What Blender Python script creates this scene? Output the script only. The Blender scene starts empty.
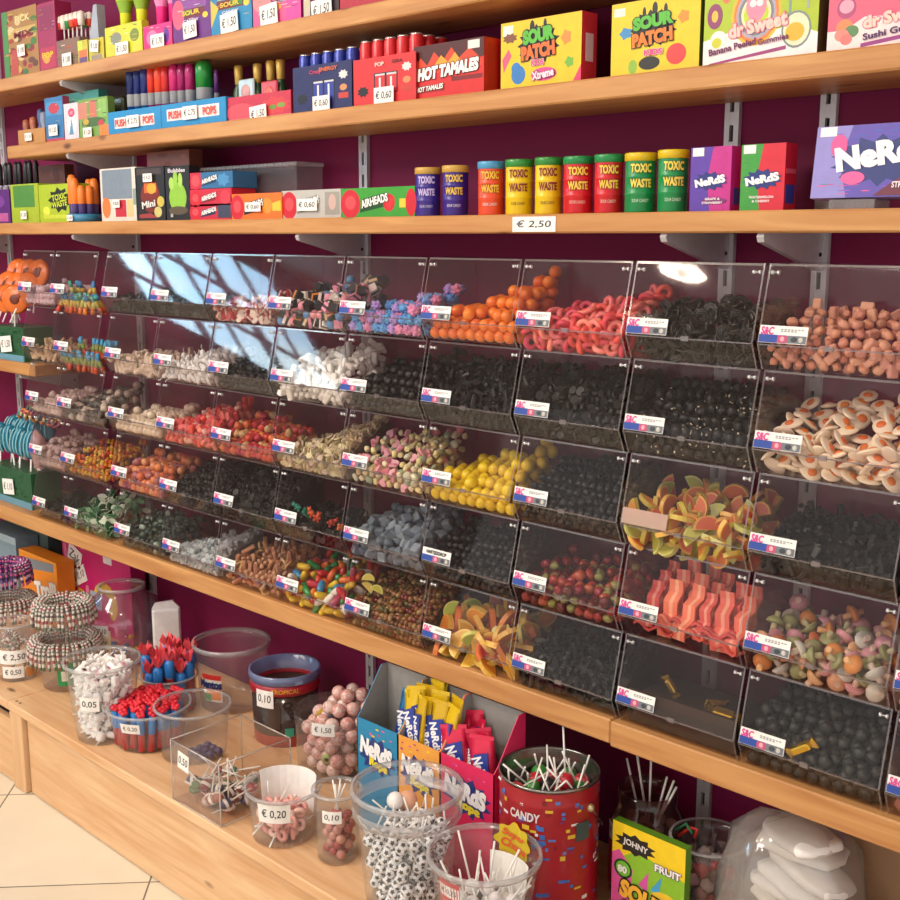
import bpy, math, random
from mathutils import Vector, Matrix
import numpy as np
random.seed(7)
R=math.radians; PI=math.pi
S=bpy.context.scene; COL=S.collection
# ---------------------------------------------------------------- camera
F=1160.; PITCH=R(10.45); YAW=R(44.2); CH=1.5; CD=1.85
cd=bpy.data.cameras.new('camera'); cam=bpy.data.objects.new('camera',cd); COL.objects.link(cam)
cam.location=(0,-CD,CH); cam.rotation_euler=(PI/2-PITCH,0,YAW)
cd.sensor_width=36; cd.lens=36*F/900.; cd.clip_start=.02
S.camera=cam
def ray(u,v):
    r=(u-450)/F; d=(v-450)/F
    fw=math.cos(PITCH)-d*math.sin(PITCH); up=-(math.sin(PITCH)+d*math.cos(PITCH))
    return Vector((r*math.cos(YAW)-fw*math.sin(YAW), r*math.sin(YAW)+fw*math.cos(YAW), up))
C0=Vector((0,-CD,CH))
def atY(u,v,y):
    d=ray(u,v); return C0+d*((y+CD)/d.y)
def atZ(u,v,z):
    d=ray(u,v); return C0+d*((z-CH)/d.z)
# ---------------------------------------------------------------- materials
def lin(h):
    h=h.lstrip('#'); o=[]
    for i in (0,2,4):
        c=int(h[i:i+2],16)/255.; o.append(c/12.92 if c<=.04045 else ((c+.055)/1.055)**2.4)
    return (*o,1)
_M={}
def M(col,rough=.45,metal=0.,trans=0.,spec=.5,bump=0.,sss=0.):
    k=(col,rough,metal,trans,spec,bump)
    if k in _M: return _M[k]
    m=bpy.data.materials.new('paint_'+col.strip('#')); m.use_nodes=True
    nt=m.node_tree; b=nt.nodes['Principled BSDF']
    b.inputs['Base Color'].default_value=lin(col); b.inputs['Roughness'].default_value=rough
    b.inputs['Metallic'].default_value=metal; b.inputs['Specular IOR Level'].default_value=spec
    # slight procedural variation
    n=nt.nodes.new('ShaderNodeTexNoise'); n.inputs['Scale'].default_value=60; n.inputs['Detail'].default_value=2
    tc=nt.nodes.new('ShaderNodeTexCoord'); nt.links.new(tc.outputs['Object'],n.inputs['Vector'])
    hs=nt.nodes.new('ShaderNodeHueSaturation'); hs.inputs['Color'].default_value=lin(col)
    mr=nt.nodes.new('ShaderNodeMapRange'); mr.inputs['To Min'].default_value=.88; mr.inputs['To Max'].default_value=1.12
    nt.links.new(n.outputs['Fac'],mr.inputs['Value']); nt.links.new(mr.outputs[0],hs.inputs['Value'])
    nt.links.new(hs.outputs[0],b.inputs['Base Color'])
    if trans>0:
        b.inputs['Transmission Weight'].default_value=trans
    if bump>0:
        bp=nt.nodes.new('ShaderNodeBump'); bp.inputs['Strength'].default_value=bump; bp.inputs['Distance'].default_value=.002
        n2=nt.nodes.new('ShaderNodeTexNoise'); n2.inputs['Scale'].default_value=400
        nt.links.new(tc.outputs['Object'],n2.inputs['Vector'])
        nt.links.new(n2.outputs['Fac'],bp.inputs['Height']); nt.links.new(bp.outputs[0],b.inputs['Normal'])
    _M[k]=m; return m
def candy(col,rough=.35,var=.12,sat=.0):
    """candy material whose shade differs from piece to piece"""
    k=('candy',col,rough,var)
    if k in _M: return _M[k]
    m=bpy.data.materials.new('candy_'+col.strip('#')); m.use_nodes=True
    nt=m.node_tree; b=nt.nodes['Principled BSDF']; b.inputs['Roughness'].default_value=rough
    oi=nt.nodes.new('ShaderNodeObjectInfo'); hs=nt.nodes.new('ShaderNodeHueSaturation'); hs.inputs['Color'].default_value=lin(col)
    mr=nt.nodes.new('ShaderNodeMapRange'); mr.inputs['To Min'].default_value=1-var; mr.inputs['To Max'].default_value=1+var
    nt.links.new(oi.outputs['Random'],mr.inputs['Value']); nt.links.new(mr.outputs[0],hs.inputs['Value'])
    mh=nt.nodes.new('ShaderNodeMapRange'); mh.inputs['To Min'].default_value=.5-var*.09; mh.inputs['To Max'].default_value=.5+var*.09
    nt.links.new(oi.outputs['Random'],mh.inputs['Value']); nt.links.new(mh.outputs[0],hs.inputs['Hue'])
    nt.links.new(hs.outputs[0],b.inputs['Base Color'])
    _M[k]=m; return m
def clear(name='clear_acrylic',tint='#ffffff',base=.03,gain=.85,rough=.06,haze=0.,hazecol='#ffffff'):
    k=('clear',name)
    if k in _M: return _M[k]
    m=bpy.data.materials.new(name); m.use_nodes=True; nt=m.node_tree; nt.nodes.clear()
    out=nt.nodes.new('ShaderNodeOutputMaterial'); mix=nt.nodes.new('ShaderNodeMixShader')
    tr=nt.nodes.new('ShaderNodeBsdfTransparent'); gl=nt.nodes.new('ShaderNodeBsdfGlossy')
    tr.inputs['Color'].default_value=lin(tint); gl.inputs['Roughness'].default_value=rough
    lw=nt.nodes.new('ShaderNodeLayerWeight'); lw.inputs['Blend'].default_value=.5
    pw=nt.nodes.new('ShaderNodeMath'); pw.operation='POWER'; pw.inputs[1].default_value=4.
    ma=nt.nodes.new('ShaderNodeMath'); ma.operation='MULTIPLY_ADD'; ma.inputs[1].default_value=gain; ma.inputs[2].default_value=base
    nt.links.new(lw.outputs['Facing'],pw.inputs[0]); nt.links.new(pw.outputs[0],ma.inputs[0]); nt.links.new(ma.outputs[0],mix.inputs[0])
    src=tr
    if haze>0:
        df=nt.nodes.new('ShaderNodeBsdfDiffuse'); df.inputs['Color'].default_value=lin(hazecol)
        m2=nt.nodes.new('ShaderNodeMixShader'); m2.inputs[0].default_value=haze
        nt.links.new(tr.outputs[0],m2.inputs[1]); nt.links.new(df.outputs[0],m2.inputs[2]); src=m2
    nt.links.new(src.outputs[0],mix.inputs[1]); nt.links.new(gl.outputs[0],mix.inputs[2]); nt.links.new(mix.outputs[0],out.inputs[0])
    _M[k]=m; return m
def ACR(): return clear('clear_acrylic','#fbf9f9',.022,.6,.05,.006,'#b9a8a8')
def LID(): return clear('clear_lid_acrylic','#fcfbfb',.012,1.0,.035,.008,'#d8c8c8')
def EDGE(): return clear('acrylic_cut_edge','#e0dada',.10,.6,.12,.22,'#a99c9e')
def TUB(): return clear('clear_soft_plastic','#fcfcfc',.03,.38,.14,.035,'#f4f4f6')
def RIM(): return clear('frosted_rim_plastic','#f0f0f0',.06,.5,.2,.30,'#e2e2e6')
def FILM(): return clear('crinkled_film','#f6f6f6',.08,.8,.12,.10,'#e6e6e6')
def wood(name,c1,c2,scale=1.,axis=0):
    k=('wood',name)
    if k in _M: return _M[k]
    m=bpy.data.materials.new(name); m.use_nodes=True; nt=m.node_tree; b=nt.nodes['Principled BSDF']
    tc=nt.nodes.new('ShaderNodeTexCoord'); mp=nt.nodes.new('ShaderNodeMapping')
    mp.inputs['Scale'].default_value=(1.2,14,14) if axis==0 else (14,14,1.2)
    n=nt.nodes.new('ShaderNodeTexNoise'); n.inputs['Scale'].default_value=2.2*scale; n.inputs['Detail'].default_value=6; n.inputs['Distortion'].default_value=1.2
    cr=nt.nodes.new('ShaderNodeValToRGB'); cr.color_ramp.elements[0].position=.3; cr.color_ramp.elements[0].color=lin(c1)
    cr.color_ramp.elements[1].position=.68; cr.color_ramp.elements[1].color=lin(c2)
    nt.links.new(tc.outputs['Object'],mp.inputs['Vector']); nt.links.new(mp.outputs[0],n.inputs['Vector']); nt.links.new(n.outputs['Fac'],cr.inputs['Fac'])
    # knots
    mk=nt.nodes.new('ShaderNodeMapping'); mk.inputs['Scale'].default_value=(3.2,9,9) if axis==0 else (9,9,3.2)
    vo=nt.nodes.new('ShaderNodeTexVoronoi'); vo.inputs['Scale'].default_value=1.05
    kr=nt.nodes.new('ShaderNodeValToRGB'); kr.color_ramp.elements[0].position=.035; kr.color_ramp.elements[0].color=(1,1,1,1)
    kr.color_ramp.elements[1].position=.10; kr.color_ramp.elements[1].color=(0,0,0,1)
    mx=nt.nodes.new('ShaderNodeMixRGB'); mx.inputs['Color2'].default_value=lin('#6b3f22')
    nt.links.new(tc.outputs['Object'],mk.inputs['Vector']); nt.links.new(mk.outputs[0],vo.inputs['Vector']); nt.links.new(vo.outputs['Distance'],kr.inputs['Fac'])
    nt.links.new(kr.outputs[0],mx.inputs['Fac']); nt.links.new(cr.outputs[0],mx.inputs['Color1'])
    nt.links.new(mx.outputs[0],b.inputs['Base Color'])
    b.inputs['Roughness'].default_value=.42; b.inputs['Specular IOR Level'].default_value=.35
    bp=nt.nodes.new('ShaderNodeBump'); bp.inputs['Strength'].default_value=.15; bp.inputs['Distance'].default_value=.003
    nt.links.new(n.outputs['Fac'],bp.inputs['Height']); nt.links.new(bp.outputs[0],b.inputs['Normal'])
    _M[k]=m; return m
PINE=wood('pine_board','#b27846','#cc9860'); PINEB=wood('pale_pine_board','#d3a172','#e6c096')
PINEV=wood('pine_post','#cf9f70','#e2ba90',1,2)
# ---------------------------------------------------------------- mesh builder
class MB:
    def __init__(s): s.v=[]; s.f=[]; s.m=[]; s.sm=[]; s.mats=[]; s.X=None
    def mi(s,mat):
        if mat is None: return 0
        if mat not in s.mats: s.mats.append(mat)
        return s.mats.index(mat)
    def add(s,vs,fs,mat=None,smooth=False,X=None):
        o=len(s.v); X=X if X is not None else s.X
        if X is not None: vs=[X@Vector(p) for p in vs]
        s.v+= [tuple(p) for p in vs]; i=s.mi(mat)
        for f in fs: s.f.append(tuple(o+k for k in f)); s.m.append(i); s.sm.append(smooth)
        return s
    def box(s,x0,y0,z0,x1,y1,z1,mat=None,X=None):
        v=[(x0,y0,z0),(x1,y0,z0),(x1,y1,z0),(x0,y1,z0),(x0,y0,z1),(x1,y0,z1),(x1,y1,z1),(x0,y1,z1)]
        return s.add(v,[(3,2,1,0),(4,5,6,7),(0,1,5,4),(1,2,6,5),(2,3,7,6),(3,0,4,7)],mat,False,X)
    def bev(s,x0,y0,z0,x1,y1,z1,b,mat=None,X=None):
        """box with chamfered edges"""
        vs=[];key={}
        lo=(x0,y0,z0);hi=(x1,y1,z1)
        for ix in (0,1):
            for iy in (0,1):
                for iz in (0,1):
                    for ax in range(3):
                        p=[ (hi if i else lo)[k] + (0 if k==ax else (-b if i else b)) for k,i in enumerate((ix,iy,iz))]
                        key[(ix,iy,iz,ax)]=len(vs); vs.append(p)
        fs=[]
        for ax in range(3):
            a,c=[k for k in range(3) if k!=ax]
            for i in (0,1):
                q=[]
                for (p,r) in ((0,0),(1,0),(1,1),(0,1)):
                    t=[0,0,0]; t[ax]=i;t[a]=p;t[c]=r; q.append(key[(*t,ax)])
                flip=(i==0)!=(ax==1)
                fs.append(tuple(q[::-1] if flip else q))
            for p in (0,1):
                for r in (0,1):
                    t0=[0,0,0];t1=[0,0,0]
                    t0[a]=t1[a]=p;t0[c]=t1[c]=r;t0[ax]=0;t1[ax]=1
                    fs.append((key[(*t0,a)],key[(*t1,a)],key[(*t1,c)],key[(*t0,c)]))
        for ix in (0,1):
            for iy in (0,1):
                for iz in (0,1): fs.append(tuple(key[(ix,iy,iz,a)] for a in range(3)))
        return s.add(vs,fs,mat,False,X)
    def lathe(s,prof,n=24,mat=None,X=None,smooth=True,cap=True,a0=0.,a1=2*PI,mats=None):
        full=abs(a1-a0-2*PI)<1e-6; k=n if full else n+1
        vs=[(r*math.cos(a0+(a1-a0)*i/n),r*math.sin(a0+(a1-a0)*i/n),z) for (r,z) in prof for i in range(k)]
        for j in range(len(prof)-1):
            fs=[]
            for i in range(n):
                i2=(i+1)%k; fs.append((j*k+i,j*k+i2,(j+1)*k+i2,(j+1)*k+i))
            pass
        o=len(s.v); X=X if X is not None else s.X
        if X is not None: vs=[X@Vector(p) for p in vs]
        s.v+=[tuple(p) for p in vs]
        for j in range(len(prof)-1):
            mm=s.mi(mats[j] if mats else mat)
            for i in range(n):
                i2=(i+1)%k; s.f.append((o+j*k+i,o+j*k+i2,o+(j+1)*k+i2,o+(j+1)*k+i)); s.m.append(mm); s.sm.append(smooth)
        if cap and full:
            if prof[0][0]>1e-6: s.f.append(tuple(o+i for i in range(k))[::-1]); s.m.append(s.mi(mats[0] if mats else mat)); s.sm.append(False)
            if prof[-1][0]>1e-6: s.f.append(tuple(o+(len(prof)-1)*k+i for i in range(k))); s.m.append(s.mi(mats[-1] if mats else mat)); s.sm.append(False)
        return s
    def sph(s,c,r,sc=(1,1,1),n=12,m=8,mat=None,X=None):
        T=Matrix.Translation(c)@Matrix.Diagonal((sc[0],sc[1],sc[2],1))
        if X is not None: T=X@T
        prof=[(max(r*math.sin(PI*j/m),1e-7),-r*math.cos(PI*j/m)) for j in range(m+1)]
        return s.lathe(prof,n,mat,T,True,False)
    def tube(s,pts,r,n=6,mat=None,X=None,caps=True,closed=False,smooth=True,mats=None):
        pts=[Vector(p) for p in pts]; N=len(pts); vs=[]
        rr=r if isinstance(r,(list,tuple)) else [r]*N
        up=Vector((.3,.2,1)).normalized(); prev=None
        for i,p in enumerate(pts):
            a=pts[(i-1)%N] if (closed or i>0) else p; b=pts[(i+1)%N] if (closed or i<N-1) else p
            t=(b-a).normalized()
            if prev is None:
                q=up if abs(t.dot(up))<.95 else Vector((1,0,0)); u=t.cross(q).normalized()
            else:
                u=(prev-t*prev.dot(t)); u=u.normalized() if u.length>1e-6 else t.orthogonal().normalized()
            prev=u; w=t.cross(u)
            vs+=[p+(u*math.cos(2*PI*k/n)+w*math.sin(2*PI*k/n))*rr[i] for k in range(n)]
        o=len(s.v); X=X if X is not None else s.X
        if X is not None: vs=[X@Vector(p) for p in vs]
        s.v+=[tuple(p) for p in vs]
        for i in range(N if closed else N-1):
            mm=s.mi(mats[i%len(mats)] if mats else mat); j=(i+1)%N
            for k in range(n):
                k2=(k+1)%n; s.f.append((o+i*n+k,o+i*n+k2,o+j*n+k2,o+j*n+k)); s.m.append(mm); s.sm.append(smooth)
        if caps and not closed:
            mm=s.mi(mats[0] if mats else mat)
            s.f.append(tuple(o+k for k in range(n))[::-1]); s.m.append(mm); s.sm.append(False)
            s.f.append(tuple(o+(N-1)*n+k for k in range(n))); s.m.append(mm); s.sm.append(False)
        return s
    def cyl(s,a,b,r,n=8,mat=None,X=None): return s.tube([a,b],r,n,mat,X)
    def prism(s,poly,d0,d1,mat=None,axis='y',X=None,smooth=False):
        """poly of 2d points; axis y: (x,z); axis x: (y,z); axis z: (x,y)"""
        n=len(poly)
        def P(q,d): return (q[0],d,q[1]) if axis=='y' else ((d,q[0],q[1]) if axis=='x' else (q[0],q[1],d))
        vs=[P(q,d0) for q in poly]+[P(q,d1) for q in poly]
        fs=[tuple(range(n)),tuple(range(2*n-1,n-1,-1))]
        s.add(vs,fs,mat,False,X)
        o=len(s.v)-2*n
        for i in range(n):
            j=(i+1)%n; s.f.append((o+i,o+n+i,o+n+j,o+j)); s.m.append(s.mi(mat)); s.sm.append(smooth)
        return s
    def mesh(s,name):
        me=bpy.data.meshes.new(name); me.from_pydata(s.v,[],s.f)
        for m in s.mats: me.materials.append(m)
        me.polygons.foreach_set('material_index',s.m); me.polygons.foreach_set('use_smooth',s.sm)
        me.update(); return me
    def obj(s,name,parent=None,loc=(0,0,0),rot=(0,0,0),**kw):
        return mkobj(name,s.mesh(name),parent,loc,rot,**kw)
def mkobj(name,me,parent=None,loc=(0,0,0),rot=(0,0,0),label=None,cat=None,group=None,kind=None):
    o=bpy.data.objects.new(name,me); COL.objects.link(o); o.location=loc; o.rotation_euler=rot
    if parent: o.parent=parent
    tag(o,label,cat,group,kind); return o
def tag(o,label=None,cat=None,group=None,kind=None):
    if label: o['label']=label
    if cat: o['category']=cat
    if group: o['group']=group
    if kind: o['kind']=kind
def thing(name,label,cat,loc=(0,0,0),rot=(0,0,0),group=None):
    return mkobj(name,None,None,loc,rot,label,cat,group)
def Rz(a): return Matrix.Rotation(a,4,'Z')
def TR(x,y,z): return Matrix.Translation((x,y,z))
# ---------------------------------------------------------------- lettering
_T={}
def rawtext(s,offset=0.,shear=0.,sp=1.):
    k=(s,offset,shear,sp)
    if k in _T: return _T[k]
    cu=bpy.data.curves.new('lettering','FONT'); cu.body=s; cu.offset=offset; cu.shear=shear; cu.align_x='CENTER'; cu.space_character=sp
    cu.resolution_u=3; cu.fill_mode='FRONT' if False else 'BOTH'
    ob=bpy.data.objects.new('lettering',cu)
    me=bpy.data.meshes.new_from_object(ob)
    v=[tuple(p.co) for p in me.vertices]; f=[tuple(p.vertices) for p in me.polygons]
    bpy.data.meshes.remove(me); bpy.data.objects.remove(ob); bpy.data.curves.remove(cu)
    _T[k]=(v,f); return _T[k]
def put_text(mb,s,x,z,h,mat,w=None,y=0.,offset=0.,shear=0.,rot=0.,X=None,wave=0.,box=None):
    """lettering on a face looking along -y, centred at (x,z), cap height h"""
    v,f=rawtext(s,offset,shear)
    if not v: return
    v0,_=rawtext(s,0.,shear)
    xs=[p[0] for p in v0]; ys=[p[1] for p in v0]
    cx=(min(xs)+max(xs))/2; cy=(min(ys)+max(ys))/2; sy=h/max(max(ys)-min(ys),.3); sx=sy
    if w: sx=w/(max(xs)-min(xs))
    c,sn=math.cos(rot),math.sin(rot); out=[]
    for p in v:
        a=(p[0]-cx)*sx; b=(p[1]-cy)*sy+wave*math.sin((p[0]-cx)*2.2)*h
        out.append((x+a*c-b*sn,y,z+a*sn+b*c))
    mb.add(out,f,mat,False,X)
INK=M('#18161c',.7); PAPER=M('#f1efec',.7)
def price(parent,s,x,z,w,h,y=-.0012,rot=0.,tilt=0.,rotz=0.):
    a=MB(); a.box(-w/2,-.0006,-h/2,w/2,.0006,h/2,PAPER)
    o=a.obj('price_sticker',parent,(x,y,z),(tilt,-rot,rotz),label='white hand written price sticker')
    t=MB(); put_text(t,s,0,0,h*.52,INK,w*.8,-.001,offset=.004,shear=.12)
    t.obj('price_lettering',o); return o
# ================================================================ the room
ZS={'top':(1.957,1.921),'second':(1.763,1.727),'third':(1.539,1.505),'bin':(.655,.609)}
YF=-.215; YBIN=-.262
def wallmat():
    m=bpy.data.materials.new('magenta_wall_paint'); m.use_nodes=True; nt=m.node_tree; b=nt.nodes['Principled BSDF']
    n=nt.nodes.new('ShaderNodeTexNoise'); n.inputs['Scale'].default_value=3
    tc=nt.nodes.new('ShaderNodeTexCoord'); nt.links.new(tc.outputs['Object'],n.inputs['Vector'])
    cr=nt.nodes.new('ShaderNodeValToRGB'); cr.color_ramp.elements[0].color=lin('#750a40'); cr.color_ramp.elements[1].color=lin('#800d49')
    nt.links.new(n.outputs['Fac'],cr.inputs['Fac']); nt.links.new(cr.outputs[0],b.inputs['Base Color'])
    b.inputs['Roughness'].default_value=.6; b.inputs['Specular IOR Level'].default_value=.3
    return m
def tilemat():
    m=bpy.data.materials.new('cream_floor_tiles'); m.use_nodes=True; nt=m.node_tree; b=nt.nodes['Principled BSDF']
    tc=nt.nodes.new('ShaderNodeTexCoord'); mp=nt.nodes.new('ShaderNodeMapping'); mp.vector_type='TEXTURE'
    # tile axes run at about 42 degrees to the wall
    mp.inputs['Rotation'].default_value=(0,0,R(48.)); mp.inputs['Location'].default_value=(-2.917,-.581,0)
    br=nt.nodes.new('ShaderNodeTexBrick'); br.offset=0; br.squash=1
    br.inputs['Scale'].default_value=1; br.inputs['Brick Width'].default_value=.467; br.inputs['Row Height'].default_value=.467
    br.inputs['Mortar Size'].default_value=.0022; br.inputs['Mortar Smooth'].default_value=.1
    br.inputs['Color1'].default_value=lin('#e6dcc8'); br.inputs['Color2'].default_value=lin('#e0d5c0'); br.inputs['Mortar'].default_value=lin('#6e675c')
    nt.links.new(tc.outputs['Object'],mp.inputs['Vector']); nt.links.new(mp.outputs[0],br.inputs['Vector'])
    n=nt.nodes.new('ShaderNodeTexNoise'); n.inputs['Scale'].default_value=6; n.inputs['Detail'].default_value=4
    nt.links.new(tc.outputs['Object'],n.inputs['Vector'])
    mr=nt.nodes.new('ShaderNodeMapRange'); mr.inputs['To Min'].default_value=.9; mr.inputs['To Max'].default_value=1.08
    hs=nt.nodes.new('ShaderNodeHueSaturation'); nt.links.new(n.outputs['Fac'],mr.inputs['Value']); nt.links.new(mr.outputs[0],hs.inputs['Value'])
    nt.links.new(br.outputs['Color'],hs.inputs['Color']); nt.links.new(hs.outputs[0],b.inputs['Base Color'])
    b.inputs['Roughness'].default_value=.3
    return m
MB().box(-7.,-6.5,-.1,2.5,.1,0,tilemat()).obj('floor',kind='structure')
MB().box(-7.,0,0,2.5,.1,3.0,wallmat()).obj('wall_back',kind='structure')
CEIL=M('#cfc8c0',.8)
MB().box(-7.,-6.5,3.0,2.5,.1,3.1,CEIL).obj('ceiling',kind='structure')
# left wall with a slanting roof light that shows in the lids of the far bins
MB().box(-7.1,-6.5,0,-7.0,0,3.0,M('#6d625c',.8)).obj('wall_left',kind='structure')
SKY=bpy.data.materials.new('daylight_sky_pane'); SKY.use_nodes=True; _n=SKY.node_tree
_e=_n.nodes.new('ShaderNodeEmission'); _e.inputs['Strength'].default_value=15.
_x=_n.nodes.new('ShaderNodeTexNoise'); _x.inputs['Scale'].default_value=1.5; _x.inputs['Detail'].default_value=4
_c=_n.nodes.new('ShaderNodeValToRGB'); _c.color_ramp.elements[0].color=(.35,.62,.85,1); _c.color_ramp.elements[1].color=(.8,.95,1,1)
_c.color_ramp.elements[0].position=.35; _c.color_ramp.elements[1].position=.65
_n.links.new(_x.outputs['Fac'],_c.inputs['Fac']); _n.links.new(_c.outputs[0],_e.inputs['Color']); _n.links.new(_e.outputs[0],_n.nodes['Material Output'].inputs['Surface'])
WZ0,WZ1=2.22,2.88
def wy(z,s): return -5.1+(z-2.04)*1.75+s*1.9
w=MB(); FR=M('#2f373c',.5)
for k in range(6): w.tube([(-6.97,wy(WZ0,k/5.),WZ0),(-6.97,wy(WZ1,k/5.),WZ1)],.016 if k%2 else .028,6,FR)
for z in (WZ0,WZ0+.2,WZ0+.42,WZ1): w.tube([(-6.97,wy(z,0),z),(-6.97,wy(z,1),z)],.018,6,FR)
w1=w.obj('window_1',kind='structure')
MB().prism([(wy(WZ0,0),WZ0),(wy(WZ0,1),WZ0),(wy(WZ1,1),WZ1),(wy(WZ1,0),WZ1)],-6.999,-6.99,SKY,'x').obj('pane',w1)
# lamps of the shop ceiling
def lamp(x,y,power,col=(1,.86,.7),r=.07):
    a=MB(); a.lathe([(.0,.06),(r*.6,.06),(r*1.25,0),(r*1.15,0),(r*.55,.05)],20,M('#d8d6d2',.4),None,True,False)
    t=thing('ceiling_spotlight','round ceiling spotlight over the shop floor','ceiling lamp',(x,y,2.94),group='ceiling spotlights')
    a.obj('reflector',t)
    b=MB(); b.sph((0,0,.02),r*.55,n=12,m=8,mat=EMI); b.obj('bulb',t)
    l=bpy.data.lights.new('spotlight_light','AREA'); l.shape='DISK'; l.size=r*2; l.energy=power; l.color=col
    o=bpy.data.objects.new('spotlight_light',l); COL.objects.link(o); o.parent=t; o.location=(0,0,-.02)
EMI=bpy.data.materials.new('lit_bulb'); EMI.use_nodes=True
_b=EMI.node_tree.nodes['Principled BSDF']; _b.inputs['Emission Color'].default_value=(1,.86,.7,1); _b.inputs['Emission Strength'].default_value=30
# ---------------------------------------------------------------- shelves
def board(name,label,x0,x1,y0,z1,z0,cat='shelf',y1=-.012,mat=None,over=0):
    a=MB(); a.bev(0,y0,z0-z1,x1-x0,y1,0,.003,mat or PINE)
    return a.obj(name,None,(x0,0,z1),label=label,cat=cat)
board('pine_shelf','topmost pine shelf carrying the big candy boxes',-4.3,.35,YF,*ZS['top'])
s2=board('pine_shelf','second pine shelf, with the red and yellow candy boxes',-3.435,.35,YF,*ZS['second'])
s3=board('pine_shelf','third pine shelf just above the clear bins',-4.3,.35,YF,*ZS['third'])
X3=atY(513,222,YF).x; X4=atY(556,222,YF).x
price(s3,'€ 2,50',(X3+X4)/2+4.3,-.018,X4-X3,.027,YF-.001)
bs=board('pine_shelf','lower pine shelf carrying the clear bins, left long board',-4.3,-1.147,YBIN,*ZS['bin'])
bs2=board('pine_shelf','lower pine shelf carrying the clear bins, right board past the joint',-1.145,.35,YBIN-.004,ZS['bin'][0],ZS['bin'][1]-.002)
board('pine_shelf','short pine shelf at the far left under the orange lollipops',-4.3,-3.35,YF,1.115,1.078)
MET=M('#c9c7cc',.35,.3); DK=M('#17151a',.6)
RX=[-3.9,-3.08,-2.07,-1.105,-.927]
RN=['at the left edge','by the third column of bins','by the blue and pink berry bin','behind the purple candy boxes','nearest the right edge']
for x,nm in zip(RX,RN):
    a=MB(); a.box(-.014,-.011,0,-.004,-.001,2.25,MET); a.box(.004,-.011,0,.014,-.001,2.25,MET); a.box(-.004,-.0035,0,.004,-.001,2.25,DK)
    z=.02
    while z<2.25:
        a.box(-.005,-.0105,z,.005,-.0005,z+.022,MET); z+=.05
    a.obj('slotted_upright',None,(x,0,.02),label='slotted white metal upright on the magenta wall '+nm,cat='shelf upright')
def bracket(x,z,L,label):
    a=MB(); a.prism([(-.0108,0),(-L,0),(-L-.004,-.006),(-L,-.014),(-.03,-.06),(-.0108,-.062)],-.006,.006,MET,'x')
    a.sph((.0055,-.022,-.035),.004,n=8,m=6,mat=DK)
    a.obj('shelf_bracket',None,(x,0,z-.0003),label=label,cat='bracket')
for sh,L in (('top',.215),('second',.208),('third',.206),('bin',.235)):
    for x,nm in zip(RX,RN):
        if sh=='second' and x<-3.4: continue
        if sh in ('top','second') and x>-3.: continue
        z=ZS[sh][1]-(.002 if (sh=='bin' and x>-1.14) else 0)
        bracket(x,z,L,'white metal bracket under the %s shelf %s'%({'bin':'bin','top':'top','second':'second','third':'third'}[sh],nm))
bracket(-3.475,1.078,.2,'white metal bracket under the short far left shelf')
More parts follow.
